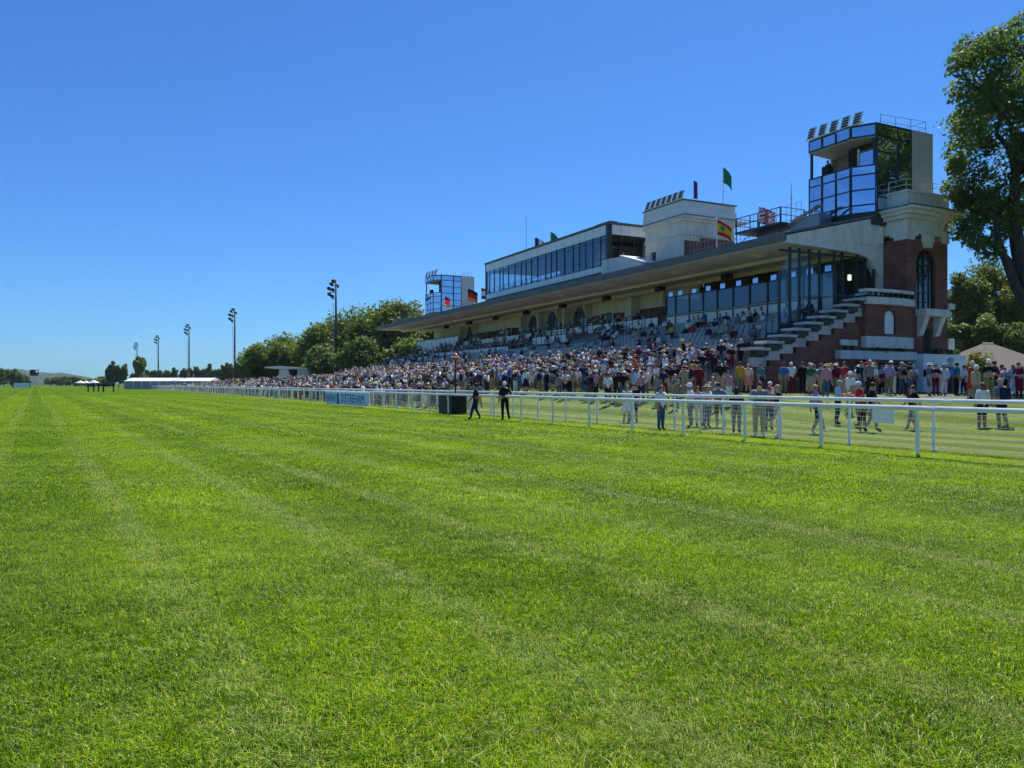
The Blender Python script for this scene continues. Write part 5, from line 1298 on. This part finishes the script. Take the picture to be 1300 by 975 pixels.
SPEC = [
 (dict(pos(603, Y=36.5), z=0), 'walk', 'black', 'navy', Lf, dict(hair='dark', h=1.74, label='man in black polo and navy trousers walking left beside the running rail')),
 (dict(pos(641, Y=36.0), z=0), 'weight', 'black', 'black', Aw+.3, dict(hat='cap', hatc='white', h=1.82, label='man in black with a white cap standing back turned before the running rail')),
 (pos(964, Y=24.9), 'leanrail', 'slate', 'beige', To-.2, dict(hair='dark', glasses=1, h=1.82, w=1.12, shoe=1, label='bearded man in grey blue polo and beige trousers leaning on the fence')),
 (pos(989, Y=24.4), 'stand', 'black', 'white', Lf-.5, dict(hair='fair', h=1.68, shoe=1, label='woman with fair hair, black top and white trousers by the fence')),
 (pos(839, Y=28.2), 'stand', 'white', 'denim', To+.6, dict(hair='auburn', h=1.66, label='woman with auburn hair, white top and denim trousers behind the fence')),
 (pos(795, Y=33.5), 'stand', 'cream', 'white', Aw, dict(hair='fair', skirt=1, h=1.66, label='woman in a cream top and white skirt beside a dark clad companion')),
 (pos(805, Y=33.8), 'weight', 'black', 'navy', To, dict(hair='dark', short=1, h=1.74, label='person in black top and navy shorts beside the woman in white skirt')),
 (pos(877, Y=30), 'stand', 'white', 'grey', Lf-.4, dict(hat='cap', hatc='white', h=1.75, label='man in white tee, white cap and grey trousers near the fence')),
 (pos(888, Y=30.5), 'stand', 'lilac', 'white', To, dict(hair='brown', h=1.62, label='woman in lilac top and white trousers next to the straw hat')),
 (pos(897, Y=29.5), 'phone', 'white', 'grey', To+.5, dict(hat='hat', hair='brown', h=1.68, label='woman in straw hat, white top and grey trousers behind the fence')),
 (pos(914, Y=30), 'weight', 'slate', 'brown', Aw, dict(hair='dark', short=1, h=1.76, shoe=1, label='man in slate tee and brown shorts seen from behind, dark hair')),
 (pos(935, Y=26.5), 'folded', 'black', 'grey', Aw-.4, dict(hair='dark', long=1, h=1.6, label='woman with long dark hair in black top beside the leaning man')),
 (pos(976, Y=28.5), 'stand', 'red', 'denim', To, dict(hat='cap', hatc='red', h=1.62, short=1, label='person in red top and red cap between leaning man and fair woman')),
 (pos(981, Y=33), 'phone', 'white', 'beige', Lf, dict(hair='white', h=1.68, label='white haired woman in white top behind the person in red cap')),
 (pos(939, Y=43), 'stand', 'mustard', 'khaki', Aw, dict(hair='brown', h=1.78, label='man in mustard yellow vest standing high on the grass bank')),
 (pos(919, Y=44), 'stand', 'navy', 'beige', Aw+.2, dict(hair='grey', h=1.82, sleeve=1, label='tall man in navy shirt and beige trousers left of the yellow vest')),
 (pos(1007, Y=43), 'phone', 'white', 'burgundy', Aw, dict(hat='cap', hatc='white', sleeve=1, h=1.78, label='man in white shirt and dark red trousers on top of the bank')),
 (pos(1019, Y=43), 'stand', 'black', 'black', Aw, dict(hair='brown', sleeve=1, h=1.8, label='person all in black beside the man in dark red trousers')),
 (pos(995, Y=42.5), 'stand', 'blue', 'khaki', Aw-.5, dict(hair='dark', h=1.74, label='man in blue polo and khaki trousers on top of the bank')),
 (pos(966, Y=44), 'stand', 'teal', 'navy', To+.4, dict(hair='dark', h=1.72, label='person in teal top on the bank right of the yellow vest')),
 (pos(950, Y=43.5), 'stand', 'cream', 'pink', To-.4, dict(hair='fair', skirt=1, h=1.68, label='woman in cream top and pink skirt right of the yellow vest')),
 (pos(1062, Y=31), 'phone', 'pale blue', 'navy', Rt-.3, dict(hair='grey', h=1.78, w=1.1, label='grey haired man in pale blue shirt holding something on the lawn')),
 (pos(1040, Y=26.2), 'walk', 'lilac', 'black', Rt-.2, dict(hair='fair', long=1, short=1, shoe=1, h=1.68, label='fair haired woman in lilac top and black shorts walking right')),
 (pos(1091, Y=30), 'phone', 'red', 'grey', Lf-.2, dict(hair='white', h=1.78, w=1.1, label='white haired man in red shirt facing left on the lawn')),
 (pos(1106, Y=27), 'walk', 'black', 'grey', Rt-.3, dict(hair='dark', short=1, h=1.76, label='dark haired man in black tee and grey shorts walking right')),
 (pos(1095, Y=27.2), 'stand', 'red', 'black', To, dict(hat='cap', hatc='red', short=1, h=1.3, shoe=0, label='child in red cap and red shirt beside the walking dark haired man')),
 (pos(1157, Y=28), 'walk', 'black', 'grey', Lf, dict(hair='brown', short=1, h=1.66, handbag='beige', label='woman in black top walking left alone with a beige bag')),
 (pos(1078, Y=33), 'stand', 'white', 'beige', Lf+.3, dict(hair='brown', hat='cap', hatc='white', h=1.74, label='person in white tee and white cap behind the man in pale blue')),
 (pos(1048, Y=36), 'stand', 'pink', 'denim', To, dict(hat='hat', h=1.66, label='woman in pink top and straw hat left of the pale blue shirt')),
 (pos(1104, Y=36), 'raise', 'grey', 'black', To, dict(hair='grey', h=1.8, bag=1, bagc='green', label='man in grey tee with a green backpack behind the red shirt')),
 (pos(1121, Y=48), 'walk', 'white', 'black', Lf-.3, dict(hair='dark', sleeve=1, h=1.74, label='man in white shirt and black trousers walking below the balcony window')),
 (pos(1129, Y=47), 'walk', 'pale blue', 'navy', Lf-.2, dict(hair='brown', sleeve=1, h=1.8, label='man in pale blue shirt and navy trousers walking below the balcony window')),
 (pos(1246, Y=27.6), 'stand', 'white', 'black', Aw, dict(hair='auburn', long=1, short=1, h=1.7, label='auburn haired woman in white vest and black shorts seen from behind')),
 (pos(1272, Y=27.4), 'weight', 'grey', 'black', Aw+.1, dict(hat='cap', hatc='beige', short=1, bag=1, bagc='navy', h=1.82, label='man in grey tee carrying a navy backpack, seen from behind')),
 (pos(1240, Y=31), 'stand', 'beige', 'grey', Rt, dict(hat='cap', hatc='white', h=1.76, label='man in beige polo and white cap left of the auburn woman')),
 (pos(1233, Y=34), 'stand', 'red', 'red', Lf, dict(hat='cap', hatc='cream', skirt=1, h=1.72, label='woman in a bright red dress and cream cap near the shrub')),
 (pos(1256, Y=32), 'folded', 'black', 'khaki', To, dict(hair='grey', hat='cap', hatc='white', h=1.8, label='man in black tee and white cap between auburn woman and backpack')),
 (pos(1264, Y=35), 'phone', 'burgundy', 'navy', Rt, dict(hair='brown', h=1.76, label='man in burgundy tee just left of the navy backpack')),
 (pos(1198, Y=41), 'stand', 'white', 'white', Lf+.5, dict(hair='fair', h=1.74, sleeve=1, label='fair haired woman all in white below the white plinth')),
 (pos(1188, Y=41), 'folded', 'black', 'burgundy', To, dict(hair='brown', h=1.74, label='person in black top and burgundy trousers left of the woman in white')),
 (pos(1179, Y=40), 'stand', 'slate', 'denim', Rt-.5, dict(hat='hat', hatc='cream', h=1.74, short=1, bag=1, bagc='black', label='person in slate tee and cream hat with a black backpack')),
 (pos(1214, Y=41), 'stand', 'teal', 'black', Rt, dict(hair='dark', h=1.8, bag=1, bagc='blue', label='man in teal top with a blue backpack before the gate pier')),
 (pos(1224, Y=44), 'weight', 'white', 'navy', Lf, dict(hair='brown', h=1.7, label='person in white top and navy trousers right of the blue backpack')),
 (pos(1294, Y=36), 'phone', 'burgundy', 'burgundy', Lf+.3, dict(hair='auburn', h=1.72, label='person all in burgundy at the right edge of the lawn')),
 (pos(1285, Y=41), 'stand', 'pale blue', 'white', To, dict(hair='fair', h=1.7, label='woman in pale blue top right of the navy backpack')),
 (pos(905, Y=36), 'folded', 'beige', 'beige', To, dict(hair='fair', h=1.7, label='fair haired woman all in beige behind the straw hat')),
 (pos(925, Y=37), 'stand', 'pink', 'white', To+.3, dict(hair='dark', h=1.7, short=1, label='dark haired woman in pink top and white shorts behind the slate tee')),
 (pos(858, Y=38), 'phone', 'grey', 'khaki', To+.3, dict(hair='grey', h=1.74, label='grey haired man in grey tee left of the white capped man')),
 (pos(820, Y=42), 'stand', 'white', 'grey', Aw, dict(hair='dark', h=1.78, label='man in white tee standing alone low on the bank')),
 (pos(772, Y=43), 'stand', 'white', 'navy', Aw, dict(hair='brown', h=1.76, label='man in white tee and navy trousers, back to the rails')),
]
crowd = []
for p, ps, tp, bt_, rot, ex in SPEC:
    d = dict(p, pose=ps, top=tp, bottom=bt_, rot=rot); d.update(ex); d.setdefault('skin', random.choice([0, 0, 1, 2])); crowd.append(d)
seen = set(d['label'] for d in crowd)
HATW = [None]*13 + ['cap']*2 + ['hat']*2
def zone(px):
    for x, z in ((1158, 'under white plinth'), (1090, 'under balcony window'), (1000, 'by stepped wall'), (925, 'left of steps'), (850, 'below lounge screen'), (780, 'below loge boxes'), (700, 'below arched windows'), (640, 'near equipment box'), (590, 'behind winning post'), (500, 'left of post'), (415, 'behind blue banner')):
        if px >= x: return z
    return 'left of banner'
def rnd_person(x, y, z, place, seated=False, face=None):
    px = CX + F*x/y
    for _ in range(60):
        tp, bt_ = random.choice(TOPW), random.choice(BOTW)
        woman = random.random() < .45
        hat = random.choice(HATW); hc = random.choice(['dark', 'brown', 'brown', 'fair', 'grey', 'white', 'auburn'])
        hatc = random.choice(['white', 'white', 'navy', 'beige', 'red']) if hat == 'cap' else random.choice(['straw', 'straw', 'white'])
        long = woman and random.random() < .6; skirt = woman and random.random() < .4 and not seated; short = (not skirt) and random.random() < .3
        ps = 'seat' if seated else random.choices(['stand', 'weight', 'phone', 'folded', 'raise', 'walk'], [4, 3, 3, 2, 1, .7])[0]
        if ps == 'walk': skirt = False
        hd = ('%s %s' % (hatc, 'cap' if hat == 'cap' else 'hat')) if hat else ('%s%s hair' % ('long ' if long else '', hc))
        lab = 'person in %s top, %s %s, %s, %s %s' % (tp, bt_, 'skirt' if skirt else 'shorts' if short else 'trousers', hd, 'seated' if seated else place, zone(px))
        if lab not in seen: break
    seen.add(lab)
    rot = random.choice([To, To, Lf, Rt, Aw]) + random.gauss(0, .5) if face is None else face + random.gauss(0, .35)
    return dict(x=x, y=y, z=z, rot=rot, h=random.gauss(1.65 if woman else 1.76, .07)*(random.uniform(.7, .88) if random.random() < .06 and not seated else 1), w=random.uniform(.94, 1.14), pose=ps, top=tp, bottom=bt_, hair=hc, long=long, hat=hat, hatc=hatc, skirt=skirt, short=short, sleeve=random.random() < .35,
                shoe=random.choice([0, 0, 1, 2]), skin=random.choice([0, 0, 0, 1, 2, 2, 3]), bag=random.random() < .05, bagc=random.choice(['navy', 'black', 'green']), glasses=random.random() < .2, label=lab)
taken = {}
def free(x, y, r):
    k = (int(x/2), int(y/2))
    for i in (-1, 0, 1):
        for j in (-1, 0, 1):
            for a, b in taken.get((k[0]+i, k[1]+j), ()):
                if (a-x)**2+(b-y)**2 < r*r: return False
    taken.setdefault(k, []).append((x, y)); return True
for d in crowd: free(d['x'], d['y'], .1)
def spread(n, vr, ur, fn, place, r=.55, face=None, keep=None):
    for _ in range(n):
        v = random.uniform(*vr); u = random.uniform(*ur); w_ = stand_w(v, u)
        px = CX+F*w_.x/w_.y
        if keep and not keep(v, u, px, w_): continue
        if free(w_.x, w_.y, r): crowd.append(rnd_person(w_.x, w_.y, fn(v, w_), place, False, face))
gz = lambda v, w_: ground_z(w_.x, w_.y)
toward = TS - math.pi/2   # facing the track from the stand
spread(1700, (-18.0, -13.9), (.8, 92), lambda v, w_: max(apron_z(v), ground_z(w_.x, w_.y)), 'on steps', .55, None)
spread(1100, (-22.5, -18.0), (-3, 95), gz, 'on bank', .62, None)
spread(110, (-27, -22.5), (22, 60), gz, 'on lawn', .9, None, lambda v, u, px, w_: px < 800)
spread(60, (-28, -21.5), (3, 24), gz, 'on lawn', 1.2, None, lambda v, u, px, w_: 790 < px < 1010)
spread(110, (-15, -3.0), (-9, -1.4), gz, 'on terrace', .65, None, lambda v, u, px, w_: 1020 < px < 1160)
spread(34, (-8, 6), (-14, -3), gz, 'on terrace', 1.1, None, lambda v, u, px, w_: 1160 < px < 1310)
def spread_t(n, orng, arng, place, r):
    for _ in range(n):
        o = random.uniform(*orng); a = random.uniform(*arng); w_ = track_w(o, a)
        if free(w_.x, w_.y, r): crowd.append(rnd_person(w_.x, w_.y, ground_h(o, a), place))
spread_t(560, (19.0, 23), (46, 130), 'near fence', .9)
spread_t(320, (23, 31), (58, 130), 'on lawn', .9)
spread_t(700, (19.2, 36), (110, 215), 'on far lawn', .9)
spread_t(200, (19.2, 34), (215, 320), 'on far lawn', 1.2)
for i in range(12):
    u = 2.4
    while u < 88:
        dens = .36 if u < 24 and i > 3 else .16 if u < 24 else .15
        if u < 24 and i > 6: dens = .08 if i == 7 else 0
        if random.random() < dens:
            v = -13.5+1.1*i+.5; w_ = stand_w(v, u)
            crowd.append(rnd_person(w_.x, w_.y, 3.4+.42*i, '', True, toward))
        u += .62
# staff in the near glass tower and on the lounge balcony
for v, u, z, lab, tp in ((-1.1, 5.6, 16.4, 'dark clad person at the open front of the near glass tower', 'black'), (-.6, uu[0]+.7, Z0+.35, 'person in white cap and black top on the open lounge balcony', 'black')):
    w_ = stand_w(v, u); crowd.append(dict(x=w_.x, y=w_.y, z=z, rot=toward, h=1.75, pose='phone', top=tp, bottom='black', hair='dark', hat='cap' if z < 15 else None, hatc='white', label=lab, must=True, sleeve=True))
for k in range(10):
    u = uu[0]+2.4+2.6*k; w_ = stand_w(-1.0, u); d = rnd_person(w_.x, w_.y, Z0+.35, '', True, random.choice([toward, toward+1.5])); crowd.append(d)
def size_of(d):
    px = CX+F*d['x']/d['y']; k = 1/d['y']*(.5 if d['pose'] == 'seat' else 1)
    if px < -5 or px > 1306: return 0
    return k*(50 if d.get('must') else 1)
crowd = [d for d in crowd if size_of(d) > 0]
crowd.sort(key=size_of, reverse=True)
NP = 296
for d in crowd[:NP]: person(d)
# everyone farther away: one mass
VV, FF, CC = [], [], []; off = 0
def tri(me, sl):
    me.calc_loop_triangles(); n = len(me.loop_triangles); t = np.zeros(n*3, np.int32); me.loop_triangles.foreach_get('vertices', t)
    pi = np.zeros(n, np.int32); me.loop_triangles.foreach_get('polygon_index', pi)
    v = np.zeros(len(me.vertices)*3, np.float32); me.vertices.foreach_get('co', v)
    return v.reshape(-1, 3), t.reshape(-1, 3), (sl[pi] if sl is not None else None)
LT = {k: tri(b[0], b[3]) for k, b in LOW.items()}
HT = {k: tri(m_, None) for k, m_ in (('hair', HAIR), ('long', HAIRL), ('cap', CAP), ('hat', HAT))}
for d in crowd[NP:]:
    s = d['h']/1.75; c, si = math.cos(d['rot']), math.sin(d['rot']); M = np.array([[c, -si, 0], [si, c, 0], [0, 0, 1]])*s; T_ = np.array([d['x'], d['y'], d['z']])
    v, f, sl = LT[d['pose']]; sk = SKINS[d.get('skin', 0)]; tp, bt_ = COLS[d['top']], COLS[d['bottom']]
    pal = np.array([sk, tp, tp if d.get('sleeve') else sk, bt_, sk if d.get('short') else bt_, (.05, .05, .05)])
    VV.append(v@M.T+T_); FF.append(f+off); CC.append(pal[sl]); off += len(v)
    hp = np.array(BODY[d['pose']][1]) + np.array([0, 0, .015])
    key = 'cap' if d.get('hat') == 'cap' else 'hat' if d.get('hat') else 'long' if d.get('long') else 'hair'
    v, f, _ = HT[key]; colr = HAIRC[d['hair']] if key in ('hair', 'long') else ((.55, .42, .22) if d['hatc'] == 'straw' else COLS.get(d['hatc'], (.7, .7, .7)))
    VV.append((v+hp)@M.T+T_); FF.append(f+off); CC.append(np.tile(colr, (len(f), 1))); off += len(v)
cmt, nt = nodes_of('crowd_cloth'); o_ = N(nt, 'ShaderNodeOutputMaterial'); b_ = N(nt, 'ShaderNodeBsdfPrincipled', Roughness=.85); at_ = N(nt, 'ShaderNodeAttribute'); at_.attribute_name = 'tint'
L(nt, at_, 'Color', b_, 'Base Color'); L(nt, b_, 'BSDF', o_, 'Surface')
CC = np.concatenate(CC); CC = np.concatenate([CC, np.ones((len(CC), 1))], 1)
co = bpy.data.objects.new('crowd', np_mesh('crowd', np.concatenate(VV), np.concatenate(FF), cmt, CC)); COL.objects.link(co)
tag(co, 'distant mass of racegoers filling the stand and far lawn', 'crowd', kind='stuff')
print('people', len(crowd))

# ------------------------------------------------------------------ air
hz = MB().box(-2600, 1200, -150, 3300, -6, 140).build('haze', None, None)
hz.data.materials.clear()
hm__, nt = nodes_of('haze_air'); o_ = N(nt, 'ShaderNodeOutputMaterial'); pvn = N(nt, 'ShaderNodeVolumePrincipled')
pvn.inputs['Color'].default_value = (0.75, 0.85, 1.0, 1); pvn.inputs['Density'].default_value = 0.00007; pvn.inputs['Anisotropy'].default_value = 0.2
L(nt, pvn, 'Volume', o_, 'Volume'); hz.data.materials.append(hm__)
hz['kind'] = 'stuff'; hz['label'] = 'thin bluish summer haze over the far fields'
